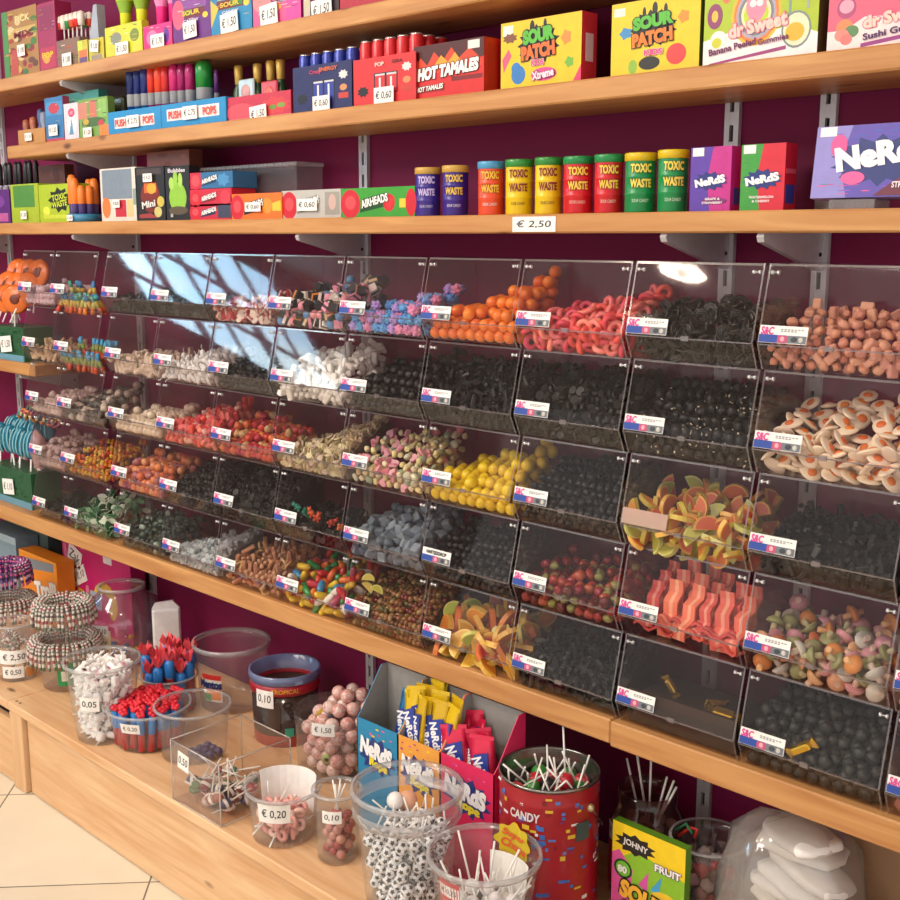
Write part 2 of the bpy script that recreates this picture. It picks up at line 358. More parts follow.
# ================================================================ the bins
BW=.236; BH=.1595
COLX={'A':-3.315,'B':-3.118}; 
for c in range(1,11): COLX[c]=-2.835+.243*(c-1)
def BZ(r): return .6557+.161*(5-r)
def side_panel(mb,x0,x1):
    P=[(-.100,0),(-.250,0),(-.268,.040),(-.240,BH),(-.100,BH)]
    mb.prism(P,x0,x1,ACR(),'x')
    e=mb.mi(EDGE()); n=len(P)
    for k in (1,2,3): mb.m[-n+k]=e      # sawn front edges
_bm={}
def bin_meshes(w):
    if w in _bm: return _bm[w]
    b=MB(); t=.003
    side_panel(b,0,t); side_panel(b,w-t,w)
    b.box(t,-.2495,0,w-t,-.1,t,ACR()); b.box(t,-.103,t,w-t,-.1,BH-t,ACR()); b.box(t,-.239,BH-t,w-t,-.1,BH,ACR())
    b.prism([(-.250,.003),(-.268,.040),(-.265,.040),(-.247,.003)],t,w-t,ACR(),'x')
    b.prism([(-.2683,.0385),(-.2683,.0405),(-.264,.0405),(-.264,.0385)],t,w-t,EDGE(),'x')
    l=MB(); l.prism([(-.2685,.0412),(-.2405,BH-.001),(-.2375,BH-.001),(-.2655,.0412)],.0035,w-.0035,LID(),'x')
    l.prism([(-.2412,BH-.0035),(-.2405,BH),(-.2375,BH),(-.2382,BH-.0035)],.0035,w-.0035,EDGE(),'x')
    h=MB(); HM=M('#dcdce0',.25,.6)
    h.tube([(-.007,0,0),(-.003,0,0),(-.0029,0,0),(.0029,0,0),(.003,0,0),(.007,0,0)],[.0033,.0033,.0012,.0012,.0033,.0033],8,HM)
    n=MB(); n.prism([(-.2695,.036),(-.2695,.044),(-.266,.044),(-.266,.036)],w*.46,w*.52,EDGE(),'x')
    lb=MB(); W,H=.078,.0262
    lb.box(0,-.0012,0,W,0,H,PAPER)
    BL=M('#26479c',.6); lb.box(.0005,-.0016,.0005,W*.58,-.0011,H*.47,BL); lb.box(W*.40,-.0018,.0008,W*.60,-.0011,H*.45,M('#c24d72',.6))
    lb.box(W*.60,-.0016,.0008,W-.0008,-.0011,H*.47,M('#6f7680',.6)); lb.sph((W*.5,-.0017,H*.25),.004,(1,.1,1),8,6,M('#f0a8b8',.6)); lb.sph((W*.74,-.0017,H*.25),.004,(1.3,.1,1),8,6,M('#3c4148',.6)); lb.sph((W*.88,-.0017,H*.25),.004,(1,.1,1),8,6,M('#c8c2b8',.6))
    lg=MB(); put_text(lg,'S&C',W*.17,H*.69,H*.42,M('#d63c93',.6),W*.27,-.0022,offset=.03,shear=.15)
    for q,(a,z2) in enumerate(((.35,.80),(.35,.70))):
        for kk in range(7 if q==0 else 5): lg.box(W*(.45+kk*.07),-.0018,H*z2-.0008,W*(.45+kk*.07)+.0035,-.0012,H*z2+.0006,M('#8a8a90',.6))
    _bm[w]=(b.mesh('bin_body'),l.mesh('bin_lid'),h.mesh('hinge'),n.mesh('bin_tab'),lb.mesh('bin_label'),lg.mesh('bin_lettering'))
    return _bm[w]
LT=math.atan2(.028,.119)
def make_bin(r,c,label,dl=0.,blank=False,text=None):
    w=.188 if c=='A' else BW; ms=bin_meshes(w)
    t=thing('candy_bin',label,'candy bin',(COLX[c],0,BZ(r)),group='clear candy bins on the shelf')
    mkobj('bin_body',ms[0],t); mkobj('lid',ms[1],t,label='clear sloping lid'); mkobj('hinge',ms[2],t,(.012,-.243,BH-.013)); mkobj('hinge',ms[2],t,(w-.012,-.243,BH-.013)); mkobj('finger_tab',ms[3],t)
    z=.043+dl
    if blank:
        a=MB(); a.box(0,-.0012,0,.09,0,.027,clear('pale_blank_label','#e8d8d0',.05,.4,.3,.55,'#d9b9aa')); a.obj('product_label',t,(.004,-.2693+z*.0,z),(-LT,0,0),label='blank pale label')
        return t
    yy=-.2688+(z-.0412)*math.tan(LT)-.0006
    lo=mkobj('product_label',ms[4],t,(.003,yy,z),(-LT,0,0),label='white and blue product label')
    if text:
        q=MB(); put_text(q,text,.039,.018,.009,INK,.055,-.0022,offset=.03); q.obj('label_lettering',lo)
    else: mkobj('label_lettering',ms[5],lo)
    return t
# ---------------------------------------------------------------- candy shapes
def ball(r,mat,n=12,m=8,sc=(1,1,1)): return MB().sph((0,0,0),r,sc,n,m,mat)
def ringm(r,t,mat): 
    return MB().tube([(r*math.cos(a),r*math.sin(a),0) for a in [2*PI*k/12 for k in range(12)]],t,6,mat,closed=True)
def egg(): 
    a=MB(); a.sph((0,0,0),.019,(1,.72,.22),14,8,candy('#f1dcc2',.5)); a.sph((.003,0,.0025),.008,(1,1,.45),10,6,candy('#e0752f',.4)); return a
def heart(r,m1,m2):
    P=[]
    for k in range(16):
        t=2*PI*k/16; P.append((r*.06*16*math.sin(t)**3,r*.06*(13*math.cos(t)-5*math.cos(2*t)-2*math.cos(3*t)-math.cos(4*t))))
    a=MB(); a.prism(P,-r*.32,0,m1,'z'); a.prism(P,0,r*.32,m2,'z'); return a
def berry(r,mat):
    a=MB(); a.sph((0,0,0),r*.8,(1,1,1.05),8,6,mat)
    for i in range(14):
        z=1-2*(i+.5)/14; q=math.sqrt(1-z*z); t=i*2.4; a.sph((q*math.cos(t)*r*.72,q*math.sin(t)*r*.72,z*r*.76),r*.3,(1,1,1),6,4,mat)
    return a
def layered(s,cols):
    a=MB(); n=len(cols)
    for k,c in enumerate(cols): a.box(-s,-s,-s+2*s*k/n,s,s,-s+2*s*(k+1)/n,candy(c,.5,.05))
    return a
def cube(s,mat,b=.2): return MB().bev(-s,-s,-s,s,s,s,s*b,mat)
def bar(l,w,h,mat,bend=0.):
    if bend: return MB().tube([(l*math.sin(bend*k),0,l*(1-math.cos(bend*k))) for k in (-1,-.5,0,.5,1)],[w*.8,w,w,w,w*.8],7,mat)
    return MB().bev(-l,-w,-h,l,w,h,min(w,h)*.35,mat)
def coil(r,mat):
    return MB().tube([((.25+.75*k/22)*r*math.cos(k*.8),(.25+.75*k/22)*r*math.sin(k*.8),0) for k in range(23)],r*.17,5,mat)
def bean(l,mat): return MB().tube([(l*.15*(x*x)-.0,0,l*x) for x in (-1,-.8,-.4,0,.4,.8,1)],[l*.12,l*.36,l*.46,l*.48,l*.46,l*.36,l*.12],8,mat)
def bear(s,mat):
    a=MB(); a.sph((0,0,0),s*.5,(1,.8,1.2),8,6,mat); a.sph((0,-.1*s,s*.75),s*.36,(1,.9,1),8,6,mat)
    for x in (-1,1):
        a.sph((x*s*.25,0,s*1.05),s*.14,(1,.7,1),6,4,mat); a.sph((x*s*.42,-s*.25,s*.15),s*.2,(1,1.3,1),6,4,mat); a.sph((x*s*.35,-s*.25,-s*.5),s*.24,(1,1.3,1),6,4,mat)
    return a
def mouse(s,mat):
    a=MB(); a.lathe([(0,-s),(s*.4,-s*.75),(s*.52,-s*.2),(s*.4,s*.4),(s*.12,s*.95),(0,s)],10,mat,Matrix.Rotation(PI/2,4,'Y'),True,False)
    for y in (-1,1): a.sph((s*.45,y*s*.28,s*.3),s*.16,(.5,1,1),6,4,mat)
    a.tube([(-s,0,-.1*s),(-1.5*s,.15*s,-.2*s),(-1.9*s,0,-.2*s)],s*.06,4,mat); return a
def slicem(r,m1,m2):
    a=MB(); P=[(r*math.cos(PI*k/10),r*math.sin(PI*k/10)) for k in range(11)]; Q=[(x*.84,y*.84+.05*r) for x,y in P]
    a.prism(P,-r*.16,r*.16,m2,'z'); a.prism(Q,-r*.18,r*.18,m1,'z'); return a
def strip(l,w,mat,m2):
    a=MB(); n=10
    for k in range(n):
        x0=-l+2*l*k/n;x1=-l+2*l*(k+1)/n; f=lambda x: .006*math.sin(x*150)
        for (y0,y1,mm) in ((-w,-w*.35,mat),(-w*.35,w*.15,m2),(w*.15,w,mat)):
            z0,z1=f(x0),f(x1); a.add([(x0,y0,z0),(x1,y0,z1),(x1,y1,z1),(x0,y1,z0),(x0,y0,z0+.005),(x1,y0,z1+.005),(x1,y1,z1+.005),(x0,y1,z0+.005)],[(3,2,1,0),(4,5,6,7),(0,1,5,4),(1,2,6,5),(2,3,7,6),(3,0,4,7)],mm)
    return a
def shell(r,mat,m2):
    a=MB(); a.lathe([(0,0),(r*.95,.0),(r,.12*r),(r*.8,.5*r),(r*.4,.75*r),(0,.82*r)],12,mat,None,True,False)
    a.lathe([(r*.3,-.8*r),(r*.34,-.4*r),(r*.3,0.02)],8,m2); return a
def blob(r,mat,seed=0,flat=1.,n=10,m=7):
    rnd=random.Random(seed); a=MB(); a.sph((0,0,0),r,(1,1,flat),n,m,mat)
    ph=[rnd.uniform(0,6) for _ in range(6)]
    a.v=[(x*(1+.18*math.sin(ph[0]+x/r*3.+y/r*2)),y*(1+.18*math.sin(ph[1]+z/r*3)),z*(1+.15*math.sin(ph[2]+x/r*4))) for x,y,z in a.v]; return a
def bottle_gummy(s,m1,m2):
    a=MB(); a.lathe([(0,-s),(s*.3,-s),(s*.33,-.1*s),(s*.3,.1*s)],10,m1,None,True,False)
    a.lathe([(s*.3,.1*s),(s*.24,.3*s),(s*.13,.55*s),(s*.14,.98*s),(0,s)],10,m2,None,True,False); return a
def leafm(s,m1,m2):
    P=[(0,-s),(s*.4,-s*.5),(s*.5,0),(s*.35,s*.6),(0,s),(-s*.35,s*.6),(-s*.5,0),(-s*.4,-s*.5)]
    return MB().prism(P,-s*.12,0,m1,'z').prism(P,0,s*.1,m2,'z')
def arch(s,mat): return MB().tube([(s*math.cos(a),s*math.sin(a)*1.5,0) for a in [PI*k/8 for k in range(9)]],s*.3,7,mat)
# ---------------------------------------------------------------- heaps
def yfront(z): return -.250-.018*(z/.04) if z<.04 else -.268+.028*(z-.04)/.12
def spots(w,sp,hf,hbl,hbr,rnd,zs=.82,shell=1.8,full=False,flat=1.):
    out=[]; x0,x1=.0045,w-.0045; r=sp*.5
    def h(x,y):
        s=max(0,min(1,(y+.262)/.13)); s=s**.8; q=(x-x0)/(x1-x0); return hf+((hbl+(hbr-hbl)*q)-hf)*s+ .006*math.sin(x*70)+.004*math.sin(y*90)
    z=.0035+r*flat; lay=0
    while z<BH-.006-r*.6:
        row=0; y=yfront(z)+.004+r+(r if lay%2 else 0)*.6
        while y<-.1045-r*.9:
            x=x0+r+(r if (row+lay)%2 else 0)*.9
            while x<x1-r*.95:
                hh=h(x,y)
                if z<hh-r*.2:
                    if full or hh-z<shell*sp*flat or y-yfront(z)<1.9*sp or (x1-x)<1.3*sp:
                        j=sp*.07; out.append((min(max(x+rnd.uniform(-j,j),x0+r),x1-r),y+rnd.uniform(0,j),z+rnd.uniform(0,j)))
                x+=sp
            y+=sp*.88; row+=1
        z+=sp*zs*flat; lay+=1
    return out,h
_RV=lambda rnd:(rnd.uniform(0,6.28),rnd.uniform(0,6.28),rnd.uniform(0,6.28))
def pieces(r,c,protos,name,label,cat,sp,hf,hbl,hbr,tilt=None,zs=.82,flat=1.,weights=None,sizes=None,maxn=999):
    """each candy is an object of its own"""
    rnd=random.Random(r*31+sum(map(ord,str(c)))); w=.188 if c=='A' else BW
    P,_=spots(w,sp,hf,hbl,hbr,rnd,zs,1.5,False,flat); ms=[p.mesh(name) for p in protos]
    if len(P)>maxn: P=sorted(P,key=lambda p:p[1]-p[2])[:maxn]
    for (x,y,z) in P:
        k=rnd.choices(range(len(ms)),weights)[0] if weights else rnd.randrange(len(ms))
        rot=_RV(rnd) if tilt is None else (rnd.uniform(-tilt,tilt),rnd.uniform(-tilt,tilt),rnd.uniform(0,6.28))
        lb=label[k] if isinstance(label,(list,tuple)) else label
        o=mkobj(name,ms[k],None,(COLX[c]+x,y,BZ(r)+z),rot,lb,cat,grp(name,r))
        if sizes: q=rnd.uniform(*sizes); o.scale=(q,q,q)
def stuff(r,c,protos,name,label,cat,sp,hf,hbl,hbr,tilt=None,zs=.8,flat=1.,under=None,weights=None):
    """a mass nobody could count: one object"""
    rnd=random.Random(r*57+sum(map(ord,str(c)))); w=.188 if c=='A' else BW
    P,h=spots(w,sp,hf,hbl,hbr,rnd,zs,1.35,False,flat); a=MB()
    for (x,y,z) in P:
        p=protos[rnd.choices(range(len(protos)),weights)[0] if weights else rnd.randrange(len(protos))]; rot=_RV(rnd) if tilt is None else (rnd.uniform(-tilt,tilt),rnd.uniform(-tilt,tilt),rnd.uniform(0,6.28))
        X=TR(x,y,z)@Matrix.Rotation(rot[2],4,'Z')@Matrix.Rotation(rot[1],4,'Y')@Matrix.Rotation(rot[0],4,'X')
        o=len(a.v); a.v+=[tuple(X@Vector(q)) for q in p.v]; idx=[a.mi(mm) for mm in p.mats]
        a.f+=[tuple(o+k for k in f) for f in p.f]; a.m+=[idx[k] for k in p.m]; a.sm+=p.sm
    # the packed core under the visible pieces
    N=8; vs=[]; um=under or protos[0].mats[0]
    for i in range(N+1):
        for j in range(N+1):
            x=.008+(w-.016)*i/N; 
            y=-.236+.130*j/N; z=max(.006,min(h(x,y)-sp*.9*flat,BH-.02)); vs.append((x,y,z))
    fs=[(i*(N+1)+j,(i+1)*(N+1)+j,(i+1)*(N+1)+j+1,i*(N+1)+j+1) for i in range(N) for j in range(N)]
    for k in range(N): vs+=[]
    o=len(vs); 
    # skirt down to the bin floor
    border=[(i,0) for i in range(N+1)]+[(N,j) for j in range(1,N+1)]+[(i,N) for i in range(N-1,-1,-1)]+[(0,j) for j in range(N-1,0,-1)]
    bi=[i*(N+1)+j for i,j in border]
    for q in bi: vs.append((vs[q][0],vs[q][1],.0045))
    B=len(bi)
    for k in range(B):
        k2=(k+1)%B; fs.append((bi[k],o+k,o+k2,bi[k2]))
    a.add(vs,fs,um,False)
    a.obj(name,None,(COLX[c],0,BZ(r)),label=label,cat=cat,kind='stuff')
# ================================================================ bins and what is in them
RW={1:'top',2:'second',3:'third',4:'fourth',5:'bottom'}
BLK=candy('#0d0b0a',.5,.3); BLK2=candy('#14110f',.5,.3); GREYL=candy('#2c2a2a',.4,.3)
_r=random.Random(3)
def grp(name,r): return name.replace('_',' ')+' pieces in the %s row of bins'%RW[r]
def PC(r,c,protos,name,label,cat,*a,**k):
    pieces(r,c,protos,name,label,cat,*a,**k)
def BIN(r,c,what,where,**k):
    return make_bin(r,c,'clear bin of %s, %s row%s'%(what,RW[r],(', '+where) if where else ''),**k)
def dark(r,c,what,where,proto,hf,hbl,hbr,sp=.017,lab=None,name='licorice_pieces',cat='candy',under=None,zs=.75,**k):
    BIN(r,c,what,where,**k)
    stuff(r,c,proto,name,(lab or 'heap of %s, %s row%s'%(what,RW[r],(', '+where) if where else '')),cat,sp,hf,hbl,hbr,zs=zs,under=under or BLK)
LUMPS=[blob(.0085,BLK,k,.8,7,5) for k in range(4)]+[blob(.0085,BLK2,k+9,.8,7,5) for k in range(2)]
BARS=[bar(.012,.0045,.0045,BLK),bar(.010,.005,.004,BLK2),bar(.012,.004,.004,BLK,.3)]
COINS=[MB().lathe([(.0,-.003),(.0085,-.003),(.0095,0),(.0085,.003),(0,.003)],9,BLK,None,False,False),MB().lathe([(.0,-.003),(.0085,-.003),(.0095,0),(.0085,.003),(0,.003)],9,BLK2,None,False,False)]
# ---- top row
BIN(1,'A','pale pink sugar lumps','leftmost of its row')
PC(1,'A',[blob(.010,candy('#d9b9c4',.6),k) for k in range(3)],'sugar_lump','pale pink sugared lump in the leftmost top row bin','candy',.021,.045,.06,.055)
BIN(1,'B','long gummies with blue, green and orange ends','')
def gb(c1,c2,c3): 
    a=MB(); a.tube([(0,0,-.028),(0,0,-.008)],.0065,7,candy(c1,.3)); a.tube([(0,0,-.008),(0,0,.012)],[.0065,.006],7,candy(c2,.3)); a.tube([(0,0,.012),(.004,0,.03)],[.006,.005],7,candy(c3,.3)); return a
PC(1,'B',[gb('#c4542a','#d8b44a','#3f8fd0'),gb('#c2622e','#c9c060','#5cc0b4')],'tricolour_gummy',['long gummy with orange, yellow and blue bands in the top row bin','long gummy with orange, yellow and mint bands in the top row bin'],'candy',.020,.015,.085,.04,tilt=.5,zs=1.6,maxn=26)
dark(1,1,'dark olive licorice','left one of two mirroring the skylight',BARS,.036,.05,.05,.018,under=M('#1c1a17',.7))
dark(1,2,'dark chocolate licorice','right one of two mirroring the skylight',COINS,.036,.05,.05,.017,under=M('#1c1a17',.7))
BIN(1,3,'red and white candy hearts','')
PC(1,3,[heart(.0115,candy('#b3202c',.4),candy('#e6d3c6',.5))],'candy_heart','red and cream candy heart in the top row bin of hearts','candy',.021,.036,.05,.07,flat=.75)
BIN(1,4,'licorice allsorts','')
PC(1,4,[layered(.0095,['#17141a','#eee4dc','#17141a']),layered(.0095,['#17141a','#e58a3c','#17141a']),layered(.0095,['#eee4dc','#17141a','#eee4dc']),layered(.009,['#17141a','#17141a']),layered(.009,['#e894a8','#17141a','#e894a8']),ball(.011,candy('#5c93c8',.5)),ball(.010,candy('#e99aa8',.5)),layered(.0095,['#17141a','#e0c49a','#17141a'])],'licorice_allsort',['black and white striped allsort in the top row bin','black allsort with an orange layer in the top row bin','white allsort with a black layer in the top row bin','plain black allsort cube in the top row bin','pink allsort with a black layer in the top row bin','blue round aniseed allsort in the top row bin','pink round allsort button in the top row bin','black allsort with a tan layer in the top row bin'],'candy',.0215,.04,.08,.115)
BIN(1,5,'blue and pink sugared berries','')
PC(1,5,[berry(.0125,candy('#58a6e6',.55)),berry(.0125,candy('#e58fbc',.55)),berry(.0125,candy('#b79be0',.55))],'berry_gummy',['blue sugared berry gummy in the top row bin','pink sugared berry gummy in the top row bin','lilac sugared berry gummy in the top row bin'],'candy',.0235,.042,.05,.10,weights=[5,3,3])
BIN(1,6,'orange candy balls','')
PC(1,6,[ball(.0122,candy('#ee7a22',.3,.1))],'candy_ball','round orange candy ball in the top row bin of orange balls','candy',.024,.045,.05,.135)
BIN(1,7,'coral pink fizzy rings','')
PC(1,7,[ringm(.0105,.0052,candy('#e24a55',.45,.15)),ringm(.0105,.0052,candy('#ef7d78',.45,.15))],'gummy_ring',['coral red fizzy gummy ring in the top row bin','salmon pink fizzy gummy ring in the top row bin'],'candy',.0225,.045,.06,.105,flat=.62)
BIN(1,8,'black licorice wheels','under the lamp reflection')
PC(1,8,[coil(.0135,candy('#24211f',.3,.4))],'licorice_coil','coiled black licorice wheel in the top row bin','candy',.0225,.048,.09,.095,flat=.55)
BIN(1,9,'peach pink foam pieces','rightmost of its row')
PC(1,9,[bar(.0125,.0062,.0055,candy('#d89078',.55,.12),.5),bar(.010,.0068,.0055,candy('#dda088',.55,.12)),bar(.0125,.006,.0055,candy('#c98068',.55,.12),.4),blob(.009,candy('#d4957c',.55,.12),3,.7)],'foam_shrimp','peach pink foam sweet in the rightmost top row bin','candy',.0205,.045,.09,.085,flat=.7)
# ---- second row
BIN(2,'A','beige sugar sticks','leftmost of its row')
PC(2,'A',[bar(.014,.005,.005,candy('#c9a888',.6))],'sugar_stick','beige sugar stick in the leftmost second row bin','candy',.020,.03,.05,.04)
BIN(2,'B','blue tipped gummy straws','')
PC(2,'B',[gb('#b8522c','#8a9a4a','#48aee4')],'gummy_straw','orange gummy straw with a bright blue tip in the second row bin','candy',.020,.02,.05,.085,tilt=.5,zs=1.6,maxn=22)
BIN(2,1,'cream foam pieces','left of the white foam mice')
PC(2,1,[bar(.014,.007,.005,candy('#d8c2ae',.6))],'cream_foam','cream foam bar in the second row bin left of the white mice','candy',.022,.037,.045,.05,flat=.8)
BIN(2,2,'white foam mice','')
PC(2,2,[mouse(.013,candy('#e9e6e4',.6,.05))],'foam_mouse','white foam candy mouse in the second row bin','candy',.021,.04,.05,.1,flat=.8)
dark(2,3,'dark teal black licorice','between the white mice and white sticks',LUMPS,.036,.07,.07)
BIN(2,4,'white foam sticks','')
PC(2,4,[bar(.017,.0062,.0062,candy('#e6e2da',.6,.06),.25),bar(.016,.0065,.0065,candy('#f0ece6',.6,.06))],'foam_stick','white foam stick in the second row bin','candy',.0215,.045,.10,.125,flat=.8)
dark(2,5,'black licorice lumps','right of the white foam sticks',[blob(.011,BLK,k,.85,8,6) for k in range(4)],.033,.085,.125,.021)
dark(2,6,'black licorice bars','two bins left of the speckled licorice',BARS,.036,.12,.115)
dark(2,7,'black licorice coins','directly left of the speckled licorice',COINS,.036,.12,.115,.016)
SPK=blob(.011,BLK,5,.7,8,6)
for k in range(8):
    q=[1,-1][k%2]; 
SP2=blob(.011,BLK,6,.7,8,6); SP2.sph((.004,.003,.0082),.0018,(1.7,1,.7),5,4,candy('#e0d6c2',.4)); SP2.sph((-.005,-.002,.0078),.0016,(1,1.6,.7),5,4,candy('#d8b890',.4)); SP2.sph((.0,-.0105,.001),.0016,(1.5,.7,1),5,4,candy('#e0d6c2',.4))
dark(2,8,'black licorice with white specks','',[SPK,SP2],.036,.12,.12,.02,weights_=0) if False else None
BIN(2,8,'black licorice with pale specks','')
stuff(2,8,[SPK,SP2],'speckled_licorice','black licorice scattered with pale specks in the second row bin','candy',.020,.036,.115,.115,under=BLK,weights=[3,2])
BIN(2,9,'fried egg gummies','rightmost of its row')
PC(2,9,[egg()],'fried_egg_gummy','white and orange fried egg gummy in the second row bin','candy',.031,.05,.10,.13,tilt=.9,flat=.42)
# ---- third row
BIN(3,'A','pinkish white foam lumps','leftmost of its row')
PC(3,'A',[blob(.011,candy('#cdb4ae',.6),k) for k in range(3)],'foam_lump','pinkish white foam lump in the leftmost third row bin','candy',.022,.035,.05,.08)
BIN(3,'B','grey coated drops','')
PC(3,'B',[blob(.011,candy('#4a4440',.4),1),blob(.011,candy('#c4b4a6',.5),2),blob(.011,candy('#5a5450',.4),3)],'coated_drop',['dark grey coated drop in the third row bin','cream coated drop in the third row bin','mid grey coated drop in the third row bin'],'candy',.022,.035,.06,.11)
BIN(3,1,'cream candy balls','')
PC(3,1,[ball(.0115,candy('#dccab4',.5,.08))],'cream_ball','round cream candy ball in the third row bin','candy',.0225,.042,.05,.075)
BIN(3,2,'red and blush foam pieces','')
PC(3,2,[bar(.011,.0065,.0065,candy('#d83a40',.5,.12)),bar(.011,.0065,.0065,candy('#e07068',.5,.12)),blob(.009,candy('#e6a89a',.5),3)],'red_foam',['bright red foam sweet in the third row bin','coral foam sweet in the third row bin','blush round foam sweet in the third row bin'],'candy',.0205,.042,.06,.12,weights=[4,3,1])
BIN(3,3,'raspberry red and orange gummies','')
PC(3,3,[blob(.0105,candy('#bf2c34',.4),1),blob(.0105,candy('#d9743c',.4),2),blob(.0105,candy('#c8a070',.4),5)],'red_gummy',['raspberry red gummy in the third row bin','orange gummy in the third row bin of red gummies','tan gummy in the third row bin of red gummies'],'candy',.021,.035,.09,.07,weights=[5,2,1])
BIN(3,4,'small beige candy chips','')
stuff(3,4,[MB().lathe([(0,-.0022),(.0075,-.0018),(.0085,.0005),(.006,.0022),(0,.0024)],8,candy(cc,.4,.2),None,False,False) for cc in ('#b9a482','#d2c29c','#8f7c5e','#c9aea0')],'candy_chips','heap of small beige candy chips in the third row bin','candy',.0135,.042,.05,.125,under=M('#6e5f48',.7),zs=.6)
BIN(3,5,'pastel foam bananas and hearts','')
PC(3,5,[bar(.014,.006,.006,candy('#e6d59a',.55,.1),.5),bar(.014,.006,.006,candy('#ecdcb4',.55,.1),.4),heart(.011,candy('#de7f95',.5),candy('#e8a6b0',.5)),blob(.010,candy('#d9d6b8',.5),2,.6),blob(.010,candy('#9fb090',.5),4,.6)],'pastel_foam',['yellow foam banana in the third row bin','cream foam banana in the third row bin','pink foam heart in the third row bin','cream foam disc in the third row bin','pale green foam disc in the third row bin'],'candy',.0215,.045,.10,.12,weights=[4,3,3,2,1],flat=.8)
BIN(3,6,'yellow candy lemons','')
PC(3,6,[ball(.0125,candy('#e9c51c',.3,.08),12,8,(1.1,.95,.92))],'lemon_candy','yellow lemon shaped candy in the third row bin','candy',.0248,.045,.06,.13,flat=.92)
dark(3,7,'matt black licorice','right of the yellow lemons',LUMPS,.036,.105,.115)
BIN(3,8,'peach and green gummy slices','',blank=True)
PC(3,8,[slicem(.024,candy('#d88a3c',.35),candy('#c9b04a',.4)),slicem(.024,candy('#c9603c',.35),candy('#d8a050',.4)),slicem(.024,candy('#a8a440',.35),candy('#c6c070',.4))],'gummy_slice',['orange gummy slice in the third row bin','red gummy slice in the third row bin','green gummy slice in the third row bin'],'candy',.030,.05,.09,.09,flat=.5)
dark(3,9,'flat black licorice','rightmost full bin of its row',BARS,.036,.085,.10)
BIN(3,10,'dark licorice','cut by the right edge')
stuff(3,10,BARS,'licorice_pieces','dark licorice in the third row bin cut by the right edge','candy',.018,.036,.08,.08,under=BLK)
# ---- fourth row
BIN(4,'A','dusky pink foam knots','leftmost of its row')
PC(4,'A',[blob(.011,candy('#b79a98',.6),k) for k in range(3)],'foam_knot','dusky pink foam knot in the leftmost fourth row bin','candy',.022,.04,.085,.08)
BIN(4,'B','orange, yellow and red gummies','')
PC(4,'B',[bar(.015,.0055,.0055,candy('#d9902c',.35),.6),bar(.015,.0055,.0055,candy('#c9501f',.35),.6),bar(.015,.0055,.0055,candy('#d9b038',.35),.4)],'worm_gummy',['orange gummy worm in the fourth row bin','red gummy worm in the fourth row bin','yellow gummy worm in the fourth row bin'],'candy',.0215,.045,.09,.10)
BIN(4,1,'peach and coral gummy balls','')
PC(4,1,[ball(.0115,candy('#dd7a48',.4)),ball(.0115,candy('#e29a6a',.4)),blob(.0115,candy('#b0686a',.4),2)],'gummy_ball',['orange gummy ball in the fourth row bin','peach gummy ball in the fourth row bin','plum gummy ball in the fourth row bin'],'candy',.022,.042,.08,.10)
dark(4,2,'black licorice crumbs','right of the peach gummy balls',LUMPS,.036,.08,.125)
dark(4,3,'smooth black licorice','left of the gummy bears',COINS,.036,.11,.115)
BIN(4,4,'gummy bears on black licorice','')
stuff(4,4,COINS,'licorice_pieces','black licorice under the few gummy bears, fourth row','candy',.017,.036,.055,.05,under=BLK)
TEAL,ORG,RED=candy('#1f8a6e',.3),candy('#d8622a',.3),candy('#b83a2a',.3)
for k,(x,z,mm,lb) in enumerate([(.045,.072,TEAL,'teal gummy bear'),(.095,.066,ORG,'upper orange gummy bear'),(.115,.058,ORG,'middle orange gummy bear'),(.165,.056,RED,'red orange gummy bear'),(.195,.05,ORG,'lower right orange gummy bear'),(.07,.062,TEAL,'second teal gummy bear')]):
    bear(.014,mm).obj('gummy_bear',None,(COLX[4]+x,-.232,BZ(4)+z),(.3,k*.7-1,.4*k),label=lb+' on the fourth row black licorice',cat='candy')
BIN(4,5,'blue grey sugared cubes','')
PC(4,5,[cube(.0105,candy('#66727e',.6,.15)),cube(.0105,candy('#7e8a94',.6,.15)),blob(.011,candy('#5c6874',.6),3)],'sugared_cube','blue grey sugared gummy cube in the fourth row bin','candy',.022,.042,.085,.12)
dark(4,6,'shiny black licorice drops','right of the blue grey cubes',[ball(.0085,BLK,8,6)],.036,.10,.105,.017,text='HARTJESDROP')
BIN(4,7,'dark red and green berries','')
PC(4,7,[blob(.0105,candy('#8e1c22',.3),1),blob(.0105,candy('#5e1418',.3),2),blob(.009,candy('#8f8a4a',.3),3),blob(.0105,candy('#a8402c',.3),4)],'berry_candy',['dark red berry candy in the fourth row bin','maroon berry candy in the fourth row bin','olive berry candy in the fourth row bin','rust red berry candy in the fourth row bin'],'candy',.021,.04,.075,.09)
BIN(4,8,'coral sugared strips','')
_rs=random.Random(5); ST=strip(.05,.013,candy('#ee7a62',.5),candy('#f6b294',.5)).mesh('gummy_strip'); SQ=strip(.042,.011,candy('#d95a50',.5),candy('#f0a08a',.5)).mesh('gummy_strip')
for k in range(16):
    lay=k//6; x=.03+(k%6)*.036+_rs.uniform(-.004,.004); up=(k%2==0)
    mkobj('gummy_strip',ST if k%3 else SQ,None,(COLX[8]+min(x,.205),-.205+lay*.026,BZ(4)+.05+lay*.012),(_rs.uniform(-.15,.15),-1.05+_rs.uniform(-.12,.12),1.57+_rs.uniform(-.2,.2)),'coral sugared gummy strip in the fourth row bin','candy','gummy strips in the fourth row of bins')
for k in range(9):
    mkobj('gummy_strip',SQ,None,(COLX[8]+.05+(k%3)*.066,-.222+.012*(k%2),BZ(4)+.014+.009*(k//3)),(0,0,_rs.uniform(-.3,.3)),'coral sugared gummy strip lying flat in the fourth row bin','candy','gummy strips in the fourth row of bins')
BIN(4,9,'pastel foam seashells','')
